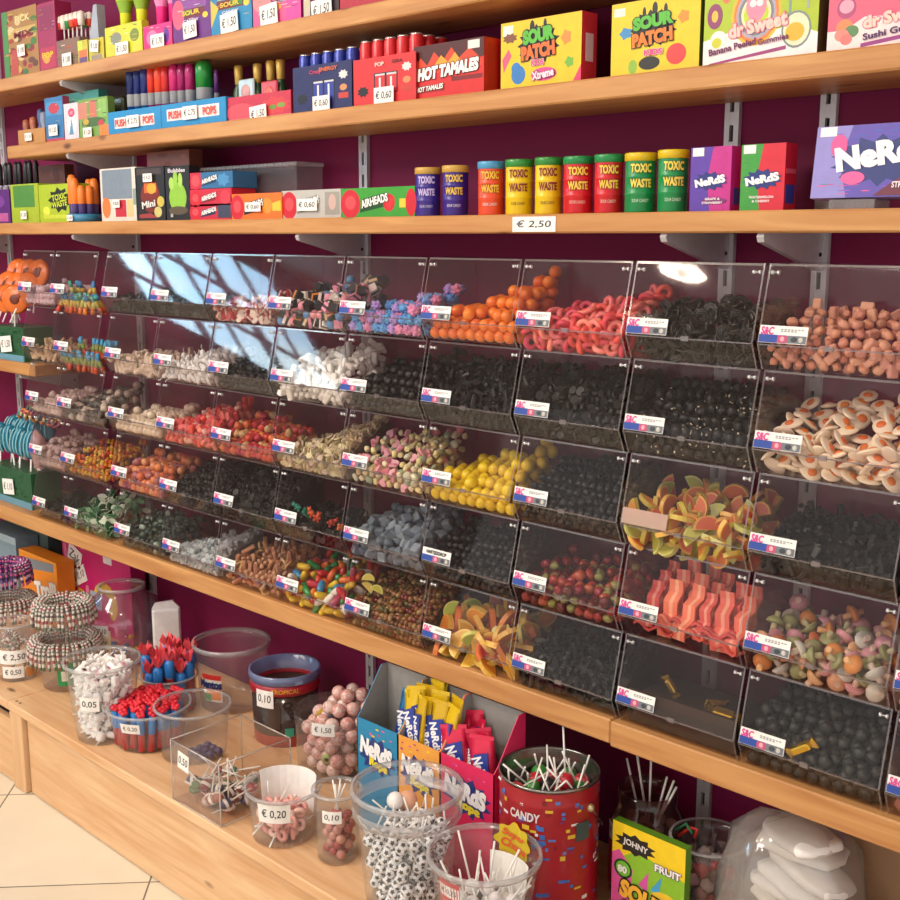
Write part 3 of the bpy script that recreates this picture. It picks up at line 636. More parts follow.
PC(4,9,[shell(.016,candy('#d9a27a',.5),candy('#cfa68a',.5)),shell(.016,candy('#cf8e96',.5),candy('#d9b3a2',.5)),shell(.016,candy('#c9c2b6',.5),candy('#c9b4a2',.5)),shell(.015,candy('#8f8e5c',.5),candy('#b4a880',.5)),shell(.016,candy('#d07c40',.5),candy('#d9a070',.5))],'foam_seashell',['peach foam seashell in the fourth row bin','pink foam seashell in the fourth row bin','white foam seashell in the fourth row bin','olive foam seashell in the fourth row bin','orange foam seashell in the fourth row bin'],'candy',.031,.05,.085,.09,flat=.7)
BIN(4,10,'pale sugared pieces','cut by the right edge')
PC(4,10,[cube(.012,candy('#b9a896',.6))],'pale_cube','pale sugared cube in the fourth row bin cut by the right edge','candy',.026,.04,.06,.06,maxn=30)
# ---- bottom row
dark(5,'A','dark green licorice leaves','leftmost of its row',[leafm(.012,candy('#26302a',.35),candy('#1d241f',.35))],.036,.06,.055,.018,under=candy('#1a211d',.5))
BIN(5,'B','green and white gummy leaves','')
PC(5,'B',[leafm(.016,candy('#3f7a4e',.35),candy('#c9d8c0',.45)),leafm(.016,candy('#2f6a44',.35),candy('#7fae84',.4)),leafm(.016,candy('#24563a',.35),candy('#e0e6d8',.45))],'gummy_leaf',['green and pale gummy leaf in the bottom row bin','mid green gummy leaf in the bottom row bin','green and white gummy leaf in the bottom row bin'],'candy',.023,.04,.09,.10,flat=.55)
BIN(5,1,'dark green gummy frogs','')
PC(5,1,[blob(.012,candy('#24332b',.3),1,.6),blob(.012,candy('#3a4e40',.3),2,.6),blob(.011,candy('#9fb3a2',.4),3,.6)],'gummy_frog',['very dark green gummy in the bottom row bin','dark green gummy in the bottom row bin','pale green gummy in the bottom row bin of dark green gummies'],'candy',.022,.037,.075,.09,flat=.7,weights=[4,3,1])
BIN(5,2,'grey white sugar cubes','')
stuff(5,2,[cube(.0068,candy('#b9bfc0',.6,.1)),cube(.0068,candy('#a2aaac',.6,.1))],'sugar_cubes','heap of small grey white sugar cubes in the bottom row bin','candy',.0165,.045,.035,.105,under=M('#8d9496',.7))
BIN(5,3,'tan sugared sticks and arches','')
PC(5,3,[bar(.019,.0052,.0052,candy('#b9805c',.5,.12)),bar(.019,.0052,.0052,candy('#c69270',.5,.12),.3),arch(.0105,candy('#d8b078',.5))],'tan_stick',['tan sugared stick in the bottom row bin','light tan sugared stick in the bottom row bin','golden arch shaped gummy in the bottom row bin'],'candy',.0225,.04,.075,.115,weights=[4,4,1],flat=.8)
BIN(5,4,'large multicoloured jelly beans','')
JB=[('#c21f22','red'),('#d8b02a','yellow'),('#2f8a48','green'),('#e6ded2','white'),('#3a86b8','blue'),('#d8641f','orange'),('#b0405c','pink')]
PC(5,4,[bean(.019,candy(h,.22,.08)) for h,_n in JB],'jelly_bean',['large %s jelly bean in the bottom row bin'%n for _h,n in JB],'candy',.0255,.05,.085,.12,weights=[4,3,3,2,1,3,1],flat=.75)
BIN(5,5,'small olive and amber candy beans','')
stuff(5,5,[ball(.0062,candy(h,.25,.15),8,6,(1,1,1.25)) for h in ('#6b4a22','#8a5a26','#5c5a28','#9a6a3a','#74301c','#a88a50')],'candy_beans','heap of small olive, amber and brown candy beans in the bottom row bin','candy',.0125,.045,.10,.12,under=M('#3d2c18',.7))
for k,(x,z,hh) in enumerate([(.035,.105,'#b9a83a'),(.06,.085,'#a89a34'),(.028,.085,'#d0b04a')]):
    slicem(.015,candy(hh,.35),candy('#c9c070',.4)).obj('gummy_slice',None,(COLX[5]+x,-.226,BZ(5)+z),(1.2,.4*k,.5),label='%s yellow green gummy slice stuck beside the small brown beans'%['topmost','right hand','left hand'][k],cat='candy')
BIN(5,6,'fruit gummy slices','')
PC(5,6,[slicem(.032,candy('#d88a26',.3),candy('#e0b04a',.4)),slicem(.032,candy('#b83a2e',.3),candy('#d87a3c',.4)),slicem(.024,candy('#a4b438',.3),candy('#d0c868',.4)),slicem(.032,candy('#d9a02c',.3),candy('#e6c060',.4))],'fruit_slice',['orange fruit gummy slice in the bottom row bin','red fruit gummy slice in the bottom row bin','lime green fruit gummy slice in the bottom row bin','yellow fruit gummy slice in the bottom row bin'],'candy',.036,.05,.09,.11,flat=.45)
dark(5,7,'black licorice strips','between the fruit slices and the gold candies',BARS,.036,.095,.10)
BIN(5,8,'gold wrapped candies','nearly empty')
GOLD=M('#c9a03c',.25,.8); GOLD2=M('#7a4a1c',.4,.2)
def goldc(loc,rot,label,s=1.):
    a=MB(); a.bev(-.016*s,-.009*s,-.006*s,.016*s,.009*s,.006*s,.002,GOLD); 
    t=thing('wrapped_candy',label,'wrapped candy',loc,rot); a.obj('candy_body',t)
    b=MB()
    for q in (-1,1): b.prism([(q*.016*s,-.004*s),(q*.026*s,-.010*s),(q*.027*s,0),(q*.026*s,.010*s),(q*.016*s,.004*s)],-.002,.002,GOLD,'y')
    b.obj('wrapper_ends',t)
for k in range(14):
    goldc((COLX[8]+.035+(k%7)*.027,-.215+.03*(k//7),BZ(5)+.013+.004*(k%2)),(_rs.uniform(-.2,.2),_rs.uniform(-.2,.2),_rs.uniform(-.5,.5)),'brown and gold wrapped candy %s in the nearly empty bottom row bin'%('near the front' if k<7 else 'towards the back')) if False else None
a=MB(); a.box(.01,-.243,.0045,.225,-.11,.045,M('#2a1c12',.6)); a.box(.01,-.243,.045,.225,-.238,.062,M('#3a2616',.6)); a.obj('candy_carton',None,(COLX[8],0,BZ(5)),label='dark brown open carton lining the bottom row bin of gold candies',cat='carton')
goldc((COLX[8]+.185,-.215,BZ(5)+.055),(.2,.1,.2),'gold wrapped candy at the right on the dark carton',1.1)
goldc((COLX[8]+.07,-.2,BZ(5)+.068),(.1,1.0,.3),'upright amber gold candy at the left on the dark carton',.8)
goldc((COLX[8]+.15,-.18,BZ(5)+.052),(.2,.2,1.2),'gold wrapped candy lying behind on the dark carton',.9)
BIN(5,9,'dark grey green licorice rocks','')
stuff(5,9,[blob(.0125,candy(h,.5,.3),k,.8,8,6) for k,h in enumerate(('#2a2b26','#34352e','#22231f'))],'licorice_rocks','heap of dark grey green licorice rocks in the bottom row bin','candy',.021,.04,.115,.12,under=candy('#1d1e1a',.6))
goldc((COLX[9]+.105,-.2575,BZ(5)+.062),(.2,-.6,.1),'gold wrapper lying among the dark grey green licorice rocks')
BIN(5,10,'pink and beige pieces','cut by the right edge')
PC(5,10,[blob(.012,candy('#b0705c',.5),1),blob(.012,candy('#c9a486',.5),2)],'mixed_lump',['reddish lump in the bottom row bin cut by the right edge','beige lump in the bottom row bin cut by the right edge'],'candy',.025,.04,.045,.045,maxn=30)
# ================================================================ packets on the upper shelves
ZT={1:ZS['top'][0],2:ZS['second'][0],3:ZS['third'][0]}
def art_into(mb,w,h,art,y=0.):
    for k,e in enumerate(art):
        d=y-.0003-.00002*k; c=M(e[-1],.45)
        if e[0]=='e':
            _,cx,cy,rx,ry,_c=e; mb.prism([(w*(cx+rx*math.cos(2*PI*i/18)),h*(cy+ry*math.sin(2*PI*i/18))) for i in range(18)],d,y+.0004,c)
        elif e[0]=='r':
            _,x0,y0,x1,y1,_c=e; mb.prism([(w*x0,h*y0),(w*x1,h*y0),(w*x1,h*y1),(w*x0,h*y1)],d,y+.0004,c)
        elif e[0]=='p': mb.prism([(w*x,h*z) for x,z in e[1]],d,y+.0004,c)
        elif e[0]=='s':
            _,cx,cy,rx,ry,n,_c=e; mb.prism([(w*(cx+rx*(1 if i%2 else .72)*math.cos(PI*i/n)),h*(cy+ry*(1 if i%2 else .72)*math.sin(PI*i/n))) for i in range(2*n)],d,y+.0004,c)
def dots(n,cols,seed,x0=0,y0=0,x1=1,y1=1,r=.04,asp=1.):
    q=random.Random(seed); return [('e',q.uniform(x0+r,x1-r),q.uniform(y0+r*asp,y1-r*asp),r*q.uniform(.6,1.2),r*asp*q.uniform(.6,1.2),q.choice(cols)) for _ in range(n)]
def letters(parent,w,h,texts,y=0.,name='lettering'):
    for k,t in enumerate(texts):
        s,cx,cy,hf,col=t[:5]; o=t[5] if len(t)>5 else {}
        mb=MB(); wd=o.get('w'); wd=w*wd if wd else None
        if 'out' in o: put_text(mb,s,w*cx,h*cy,h*hf,M(o['out'],.5),wd,y-.0016-.0004*k,offset=o.get('oo',.09),shear=o.get('sh',0),rot=R(o.get('rot',0)),wave=o.get('wave',0))
        put_text(mb,s,w*cx,h*cy,h*hf,M(col,.5),wd,y-.0018-.0004*k,offset=o.get('of',.03),shear=o.get('sh',0),rot=R(o.get('rot',0)),wave=o.get('wave',0))
        mb.obj(name,parent)
def product(name,label,cat,s,u0,u1,vt,d,face,side=None,art=(),texts=(),pr=None,y=-.19,rz=0.,group=None,v=None,zb=None,sideart=None,top=None):
    z0=ZT[s] if zb is None else zb; vm=v if v else vt+30
    A=atY(u0,vm,y); B=atY(u1,vm,y); w=B.x-A.x; h=atY((u0+u1)/2,vt,y).z-z0
    t=thing(name,label,cat,(A.x,y,z0+.0004),(0,0,rz),group)
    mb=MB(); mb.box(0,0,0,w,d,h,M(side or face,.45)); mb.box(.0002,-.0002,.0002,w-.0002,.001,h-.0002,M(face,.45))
    if top: mb.box(0,0,h-.0004,w,d,h+.0002,M(top,.45))
    art=list(art)
    if name=='candy_pack': art+=dots(16,[face,'#e8d8c8','#3a3040','#d84a5a','#e0b83a','#4a9a6a'],int(u0*7),.03,.30,.97,.97,.07,.07*w/h)
    art_into(mb,w,h,art)
    if sideart:
        for kk,(y0,z0_,y1,z1,c) in enumerate(sideart): mb.box(w-.0005,d*y0,h*z0_,w+.0004+.0003*kk,d*y1,h*z1,M(c,.5))
    mb.obj('carton',t)
    letters(t,w,h,texts)
    if pr: price(t,pr[0],w*pr[1],h*pr[2],pr[3],pr[4],-.0062,R(pr[5]) if len(pr)>5 else 0)
    return t,w,h
# ---------------- third shelf, right: boxes of tiny crunchy candy
def spk(cols,n,seed,r,asp): return dots(n,cols,seed,0,0,1,1,r,asp)
product('candy_box','purple and pink box of crunchy candy beside the green drums','candy box',3,690.5,731,147,.045,'#c02a8c','#b72a8a',
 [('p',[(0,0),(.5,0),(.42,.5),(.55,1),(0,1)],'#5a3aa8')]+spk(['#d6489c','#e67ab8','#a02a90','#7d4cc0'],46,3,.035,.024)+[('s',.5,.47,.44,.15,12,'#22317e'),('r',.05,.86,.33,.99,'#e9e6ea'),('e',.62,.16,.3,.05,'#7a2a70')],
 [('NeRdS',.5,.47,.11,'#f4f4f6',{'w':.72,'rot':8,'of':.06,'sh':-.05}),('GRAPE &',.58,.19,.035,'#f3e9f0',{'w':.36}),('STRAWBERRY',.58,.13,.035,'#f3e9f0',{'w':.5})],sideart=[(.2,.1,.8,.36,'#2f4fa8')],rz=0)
for k in range(3):
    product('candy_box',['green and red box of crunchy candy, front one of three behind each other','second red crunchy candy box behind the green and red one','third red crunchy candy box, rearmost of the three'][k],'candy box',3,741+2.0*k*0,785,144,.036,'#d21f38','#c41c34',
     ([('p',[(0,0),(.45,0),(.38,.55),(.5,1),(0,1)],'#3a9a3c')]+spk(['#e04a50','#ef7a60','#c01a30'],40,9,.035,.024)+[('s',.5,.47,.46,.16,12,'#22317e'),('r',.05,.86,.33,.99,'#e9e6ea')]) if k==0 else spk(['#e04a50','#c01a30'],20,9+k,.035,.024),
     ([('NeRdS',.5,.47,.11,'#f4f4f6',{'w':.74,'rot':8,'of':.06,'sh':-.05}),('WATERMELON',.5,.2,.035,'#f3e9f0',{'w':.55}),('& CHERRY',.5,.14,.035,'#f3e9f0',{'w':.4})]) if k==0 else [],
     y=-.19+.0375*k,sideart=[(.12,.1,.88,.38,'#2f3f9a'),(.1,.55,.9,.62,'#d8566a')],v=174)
tb,w,h=product('candy_box','big blue and purple theatre box of crunchy candy leaning back at the right end','candy box',3,812,935,134,.028,'#5b4bb0','#8d80c8',
 [('p',[(0,0),(.3,0),(.22,.5),(.3,1),(0,1)],'#8d86cf')]+[('s',.55,.5,.42,.36,14,'#1f2f78')]+dots(14,['#e0569c','#d64a90','#3a6fc0','#2f8fb8','#8a5ac0'],4,.02,.02,.98,.30,.05,.16)+dots(12,['#3a78c8','#2f6fb8','#8a5ac0','#d8b84a','#e0569c'],6,.02,.76,.98,.98,.04,.13)+[('p',[(.52,.02),(.98,.02),(.98,.3),(.7,.24)],'#6a1d3c'),('r',.03,.86,.17,.99,'#ece8ec'),('e',.2,.72,.07,.16,'#d84f98'),('e',.34,.27,.1,.09,'#dd5a9e')],
 [('NeRdS',.56,.60,.30,'#f5f4f8',{'w':.74,'rot':7,'of':.06,'sh':-.08}),('GRAPE &',.84,.27,.08,'#f3e9f0',{'w':.2}),('STRAWBERRY',.82,.16,.08,'#f3e9f0',{'w':.3})],y=-.2,v=165)
tb.rotation_euler=(-.13,0,.02); tb.location.z+=.016
a=MB(); a.box(0,0,0,.07,.05,.0135,clear('clear_riser','#eeeaea',.08,.5,.15,.25,'#c0b6b6')); a.obj('display_riser',None,(tb.location.x+.03,-.2,ZT[3]+.0003),label='low clear riser under the leaning blue candy box',cat='display riser')
# ---------------- third shelf: sour candy drums
def drum(u0,u1,vt,body,cap,label,tcol,y=-.165,band='#00000'):
    vm=vt+28; A=atY(u0,vm,y); B=atY(u1,vm,y); w=(B.x-A.x); 
    P=atY((u0+u1)/2,vm,y); dist=(P-C0).length; r=(u1-u0)/2*.985*( (P-C0).dot(Vector((-math.sin(YAW)*math.cos(PITCH),math.cos(YAW)*math.cos(PITCH),-math.sin(PITCH))))/F)
    h=atY((u0+u1)/2,vt,y).z-ZT[3]
    t=thing('candy_drum',label,'candy drum',(P.x,y,ZT[3]+.0004),(0,0,R(36)),None)
    B_=M(body,.3); 
    mb=MB(); mb.lathe([(0,0),(r*.96,0),(r*.97,.002),(r*.97,h*.30),(r,h*.315),(r*.97,h*.33),(r*.97,h*.58),(r,h*.595),(r*.97,h*.61),(r*.97,h*.86)],28,B_,None,True,False)
    # printed marks wrapped round the front
    def wrap(s,z,hh,col,of=.03,ww=1.35):
        q=MB(); put_text(q,s,0,z,hh,M(col,.4),r*ww,0,offset=of)
        q.v=[(r*1.004*math.sin(x/r),-r*1.004*math.cos(x/r),zz) for x,yy,zz in q.v]; return q
    mb.obj('drum_body',t)
    for s,z,hh,of in (('TOXIC',h*.74,h*.13,.05),('WASTE',h*.49,h*.13,.05)):
        o2=wrap(s,z,hh,tcol[1],of+.05); o1=wrap(s,z,hh,tcol[0],of)
        o1.v=[(x*1.004,yy*1.004,zz) for x,yy,zz in o1.v]; o2.add(o1.v,o1.f,o1.mats[0]); o2.obj('drum_lettering',t)
    wrap('SOUR CANDY',h*.2,h*.055,tcol[2],.0,1.1).obj('drum_lettering',t)
    l=MB(); l.lathe([(r*.975,h*.86),(r*1.03,h*.865),(r*1.03,h*.985),(r*.98,h),(0,h)],28,M(cap,.3),None,True,False); l.obj('drum_lid',t)
RT=('#7a1a14','#e8c23a','#5a2a10')
drum(415,441,168,'#3c2a8c','#c9a04a','purple striped candy drum, first from the left',('#c9b8e8','#4a3aa0','#d8d0f0'))
drum(442,469,166,'#3a2288','#c9a04a','purple candy drum with gold lettering, second from the left',('#e0b94a','#2a1660','#e8dff0'))
drum(477.5,505,162,'#e2502c','#4a9ac8','orange red candy drum with a blue lid',('#e8b93a','#a02a14','#dfe8f4'))
drum(505,533.5,160,'#e6c414','#2f8a3a','yellow candy drum beside the orange one',RT)
drum(534.5,562.5,158,'#e6c414','#2f8a3a','yellow candy drum beside the red ones',RT)
drum(563,593.5,157,'#cf1f2a','#1f8a4a','red candy drum beside the yellow ones',('#f0c848','#7a1014','#f0d0c0'))
drum(594,623.5,155,'#cf1f2a','#1f8a4a','red candy drum beside the green ones',('#f0c848','#7a1014','#f0d0c0'))
drum(624.5,656.5,153.5,'#178a4a','#d8b818','green candy drum beside the red one',('#f0d85a','#0c4a24','#d8f0d8'))
drum(657.5,688.5,150.5,'#178a4a','#d8b818','green candy drum beside the purple box',('#f0d85a','#0c4a24','#d8f0d8'))
# ---------------- third shelf: flat chewy candy bars boxes
def airbox(label,u0,u1,vt,face,dk,extra,pr=None,zb=None,y=-.19,vb=None,rz=0):
    return product('chew_bar_box',label,'candy box',3,u0,u1,vt,.07,face,face,[('e',.13,.46,.14,.5,'#c9182c'),('e',.13,.5,.075,.24,'#e04a52'),('p',[(.26,.15),(.62,.35),(.62,.82),(.3,.62)],dk)]+extra,[('AIRHEADS',.47,.55,.26,'#f4f4f4',{'w':.36,'rot':10,'of':.04,'out':dk})],pr,zb=zb,y=y,v=(vt+15),rz=rz)
airbox('red chewy bar box at the bottom of the stack of three',190.5,232,204,'#c41f3a','#2a2f58',[('r',.68,.1,.98,.9,'#3c4058')],zb=ZT[3])
hz=(atY(211,204,-.19).z-atY(211,217,-.19).z)
airbox('red chewy bar box in the middle of the stack of three',190.5,232,189,'#c9203a','#8a1428',[('e',.85,.5,.12,.4,'#d8384a')],zb=ZT[3]+hz+.0011,y=-.19)
z2=atY(211,189,-.19).z
airbox('blue and red chewy bar box on top of the stack of three',190.5,233,172,'#2f6a9a','#1d3f66',[('p',[(0,0),(.26,0),(.26,1),(0,1)],'#c41f3a'),('e',.13,.5,.1,.36,'#e04a52'),('s',.78,.5,.16,.42,7,'#4a8cc0')],zb=z2+.0012,y=-.19)
airbox('orange chewy bar box with a price sticker',231,282,193.5,'#e8711c','#2a2020',[('e',.72,.5,.1,.3,'#f09030'),('p',[(.82,.3),(.98,.3),(.98,.7),(.82,.6)],'#f2c03a')],('€ 0,60',.48,.47,.060,.021))
airbox('silver white chewy bar box with a price sticker',282,341,190,'#b9b6b2','#8a8680',[('r',.74,.1,.98,.9,'#9a968e'),('e',.86,.55,.06,.28,'#c9a8a0')],('€ 0,60',.47,.47,.070,.026),y=-.187)
airbox('green watermelon chewy bar box',341.5,415,187.5,'#3a9a2c','#144a1a',[('e',.66,.48,.08,.3,'#c91f2c'),('p',[(.58,.66),(.74,.66),(.66,.2)],'#d82a34'),('e',.95,.46,.07,.46,'#c9182c'),('r',.8,.3,.88,.6,'#e0c83a')],None,y=-.187)
# loose bars sticking out of the last two
for k,(u,c,lb) in enumerate([(322,'#c9a8a8','pale chewy bar sticking out behind the white bar box'),(368,'#a8c8b0','pale green chewy bar sticking out behind the green bar box')]):
    P=atY(u,185,-.13); a=MB(); a.bev(-.035,-.010,-.003,.035,.010,.003,.001,M(c,.35)); a.obj('chew_bar',None,(P.x,-.107,ZT[3]+.012),(1.57,-.3,0),label=lb,cat='candy bar')
# clear food tub behind
A=atY(190,180,-.10); B=atY(298,180,-.10); w=B.x-A.x
a=MB(); hh=.122; m=TUB(); 
for (x0,y0,x1,y1) in ((0,0,w,.002),(0,.078,w,.08),(0,0,.002,.08),(w-.002,0,w,.08)): a.box(x0,y0,.002,x1,y1,hh,m)
a.box(0,0,0,w,.08,.002,m)
t=thing('food_tub','large clear lidded food tub behind the chewy bar boxes','food tub',(A.x,-.105,ZT[3]+.0004)); a.obj('tub_body',t)
b=MB(); b.bev(-.004,-.004,hh,w+.004,.084,hh+.010,.003,RIM())
for k in range(30): b.box(.01+k*(w-.02)/30,-.0055,hh+.001,.012+k*(w-.02)/30,-.004,hh+.009,RIM())
b.obj('tub_lid',t)
# ---------------- third shelf, left
product('candy_box','dark box with hot orange popcorn print and a price sticker','candy box',3,136,165,167,.03,'#1d1614','#18120f',[('e',.5,.45,.33,.3,'#7a2414'),('r',.3,.52,.72,.70,'#d8641f'),('e',.55,.6,.16,.1,'#e8a62c'),('e',.85,.35,.12,.1,'#c9b84a'),('e',.75,.16,.13,.1,'#c9c074'),('p',[(.1,.05),(.75,.05),(.5,.14),(.1,.12)],'#a03a3a'),('r',.05,.86,.9,.97,'#4a3a34')],[('Mini',.45,.31,.12,'#e8e4e0',{'w':.45,'rot':6,'out':'#2a2a40'})],('€ 4,25',.5,.80,.042,.021))
product('candy_box','dark box with a lime green splash beside the popcorn print box','candy box',3,166,190,166,.03,'#1d1718','#1a1415',[('e',.5,.42,.36,.28,'#8cc03a'),('e',.25,.68,.1,.12,'#a8d05a'),('e',.42,.78,.09,.13,'#98c84a'),('e',.62,.74,.09,.13,'#a8d05a'),('e',.5,.18,.4,.08,'#5a4a34')],[('Bubbles',.5,.92,.07,'#d8d0d8',{'w':.7}),('50',.25,.09,.06,'#e8e0e0')])
product('snack_carton','reddish brown snack carton behind the two dark boxes','candy box',3,148,190,151,.04,'#7a4030','#6a3426',dots(14,['#8a5038','#6a3020','#945c40'],2,r=.1,asp=.4),[],y=-.14)
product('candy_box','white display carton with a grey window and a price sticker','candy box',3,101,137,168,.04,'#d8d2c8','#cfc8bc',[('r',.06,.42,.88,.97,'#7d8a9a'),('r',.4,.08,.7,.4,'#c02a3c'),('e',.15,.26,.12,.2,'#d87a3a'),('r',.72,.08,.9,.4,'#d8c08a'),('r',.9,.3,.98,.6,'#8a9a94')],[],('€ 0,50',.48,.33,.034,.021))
# orange lolly tubes in a blue ring
t=thing('lolly_display','round blue display ring of orange tube lollipops with a price sticker','candy display',(atY(86,205,-.15).x,-.155,ZT[3]+.0004))
a=MB(); a.lathe([(0,0),(.046,0),(.048,.022),(.045,.022),(.043,.003),(0,.003)],24,M('#3a86b0',.4),None,True,False); a.obj('display_ring',t)
price(t,'€ 0,50',.002,.011,.032,.016,-.0485)
for k in range(9):
    an=2*PI*k/9; hgt=.100+.02*(k%2)+(.03 if k==6 else 0)
    b=MB(); b.lathe([(0,.003),(.0105,.004),(.011,.05),(.0125,.052),(.0125,hgt-.012),(.008,hgt),(0,hgt+.002)],10,None,TR(.031*math.cos(an),.031*math.sin(an),0),True,False,mats=[M('#d8d0dc',.4),M('#5a4a8a',.4),M('#e8752c',.4),M('#ef8434',.35),M('#ef8434',.35),M('#e08a4c',.4)])
    b.obj('tube_lollipop',None,tuple(t.location),label='orange tube lollipop standing in the blue display ring',cat='lollipop',group='orange tube lollipops')
product('snack_carton','brown carton behind the lime sour box','candy box',3,40,66,165,.03,'#6a3a30','#5a2e26',dots(8,['#7a4638','#5a2a20'],3,r=.15,asp=.5),[],y=-.12)
product('candy_box','lime green sour candy box with a black splat','candy box',3,40,75,184,.05,'#a9c01e','#98ae1a',[('s',.6,.58,.34,.34,9,'#1f2410'),('e',.2,.3,.1,.12,'#d8e04a'),('r',.1,.1,.9,.2,'#c4d23a')],[('TOXIC',.6,.66,.15,'#c8d838',{'w':.42,'rot':5}),('WASTE',.6,.48,.15,'#c8d838',{'w':.42,'rot':5})])
product('candy_box','lime green open display box with a darker window and a price sticker','candy box',3,12,39.5,184,.05,'#a4b828','#95a822',[('r',.1,.4,.86,.96,'#4f8a3a')],[],('€ 1,20',.5,.2,.036,.024))
product('candy_box','purple box cut by the left edge on the third shelf','candy box',3,-14,11,190,.05,'#5a1f78','#4c1a66',[('r',.1,.05,.9,.3,'#b85a9a'),('e',.5,.65,.3,.2,'#7a3a98')],[])
# striped card of black pens behind the lime box
for k in range(8):
    P=atY(-2+k*5,165,-.12); b=MB(); b.lathe([(0,0),(.006,0),(.006,.115),(.009,.12),(.009,.178),(.004,.19),(0,.191)],8,None,None,True,False,mats=[M('#b9b4c8',.4),M('#a8a2ba',.4),M('#c9c4d4',.4),M('#1c1a1e',.35),M('#1c1a1e',.35),M('#1c1a1e',.35)])
    for q in range(4): b.sph((.003*(-1)**q,-.006,.02+.014*q),.0022,(1,.4,1),6,4,M('#4a4468',.5))
    b.obj('candy_pen',None,(P.x,-.115+.004*(k%2),ZT[3]+.0004),label='black capped spotted candy pen in the row behind the lime green boxes',cat='candy pen',group='candy pens behind the lime boxes')
# ---------------- second shelf, right
for k in range(3):
    product('candy_box',['yellow sour gummy box with the red side panel, front one of three','yellow sour gummy box second of three in depth','yellow sour gummy box rearmost of three in depth'][k],'candy box',2,501,581.5,17.5,.043,'#dcc012','#d22a34',
     [('s',.48,.62,.27,.30,13,'#17140f'),('e',.40,.88,.03,.1,'#17140f'),('e',.56,.9,.02,.08,'#17140f'),('p',[(.04,.25),(.14,.5),(.1,.6),(.02,.45)],'#e0557a'),('e',.23,.2,.09,.14,'#2f78c0'),('e',.2,.3,.06,.09,'#2f78c0'),('s',.82,.66,.07,.12,5,'#ee8a3a'),('s',.86,.3,.06,.09,5,'#6aae3a'),('e',.55,.17,.16,.10,'#d84a8a'),('p',[(.9,.0),(1,.0),(1,.25)],'#d83a6a'),('r',.03,.8,.16,.95,'#e9e4d8'),('s',.12,.76,.1,.08,8,'#7a4a30')] if k==0 else [],
     [('SOUR',.48,.75,.18,'#58b83a',{'w':.36,'rot':4,'of':.07,'out':'#17140f','oo':.13}),('PATCH',.48,.52,.18,'#ee6a2a',{'w':.40,'rot':4,'of':.07,'out':'#17140f','oo':.13}),('KIDS',.48,.35,.08,'#e04a8a',{'w':.15,'of':.05,'out':'#f4d8e0'}),('Xtreme',.55,.17,.11,'#f0d8e8',{'w':.26,'rot':6,'of':.05,'out':'#8a1a5a'})] if k==0 else [],y=-.195+.0445*k,v=50,
     sideart=[(.1,.05,.9,.95,'#cf2a36'),(.25,.3,.75,.7,'#e4b8bc')])
product('candy_box','yellow sour gummy box with red and blue gummies right of the other yellow one','candy box',2,611.5,700,-2,.045,'#dcc414','#5a6a20',
 [('s',.48,.60,.28,.26,13,'#17140f'),('e',.38,.82,.02,.08,'#17140f'),('e',.5,.86,.03,.09,'#17140f'),('e',.62,.83,.02,.08,'#17140f'),('s',.17,.58,.08,.09,5,'#3a8ac0'),('s',.82,.7,.07,.1,5,'#ee8a2a'),('e',.75,.22,.11,.14,'#e03a3a'),('e',.26,.11,.05,.1,'#8ab83a'),('e',.45,.14,.12,.09,'#17140f'),('r',.03,.82,.16,.93,'#e9e4d8')],
 [('SOUR',.48,.70,.15,'#58b83a',{'w':.42,'rot':4,'of':.07,'out':'#17140f','oo':.13}),('PATCH',.48,.48,.16,'#f07a22',{'w':.44,'rot':4,'of':.07,'out':'#17140f','oo':.13}),('KIDS',.5,.28,.07,'#e04a8a',{'w':.2,'of':.05,'out':'#f4d8e0'})],y=-.195,v=35)
product('candy_box','lime and white banana gummies box with a rainbow','candy box',2,704,818,-16,.045,'#a9c024','#6a5a30',
 [('p',[(0,0),(1,0),(1,.28),(.8,.42),(.55,.36),(.3,.44),(0,.34)],'#f3e9ea')]+[('e',.47,.62,.22-.022*i,.42-.045*i,c) for i,c in enumerate(['#f0b43a','#e8823a','#a8a2b4','#7a7a88','#f0e0b0','#b9d22a'])]+[('e',.47,.72,.09,.2,'#ef8aa6'),('e',.47,.88,.12,.1,'#ef8aa6'),('e',.44,.76,.03,.05,'#f6dfe4'),('e',.5,.76,.03,.05,'#f6dfe4'),('e',.82,.35,.125,.24,'#7d8a8a'),('e',.82,.35,.11,.21,'#e6e2c0'),('e',.81,.32,.08,.12,'#e6b02c'),('r',.75,.55,.77,.95,'#7d9a98'),('r',.9,.6,.92,.95,'#a0a8a8'),('e',.76,.85,.06,.1,'#9ab0a0'),('e',.1,.66,.07,.17,'#8a3a6a'),('e',.1,.66,.03,.08,'#e8b84a'),('e',.2,.9,.04,.09,'#ee7a5a'),('e',.14,.34,.075,.12,'#f4efe2'),('e',.125,.3,.045,.07,'#c8c830'),('p',[(.06,.03),(.74,.16),(.74,.11),(.06,-.0)],'#9a3a7a')],
 [('dr Sweet',.49,.47,.17,'#f6c8c0',{'w':.5,'rot':6,'of':.05,'out':'#e8708a','oo':.1}),('Banana Peeled',.27,.22,.085,'#6a1f58',{'w':.42,'rot':7,'of':.03}),('Gummies',.63,.26,.075,'#6a1f58',{'w':.26,'rot':5,'of':.03})],y=-.195,v=30)
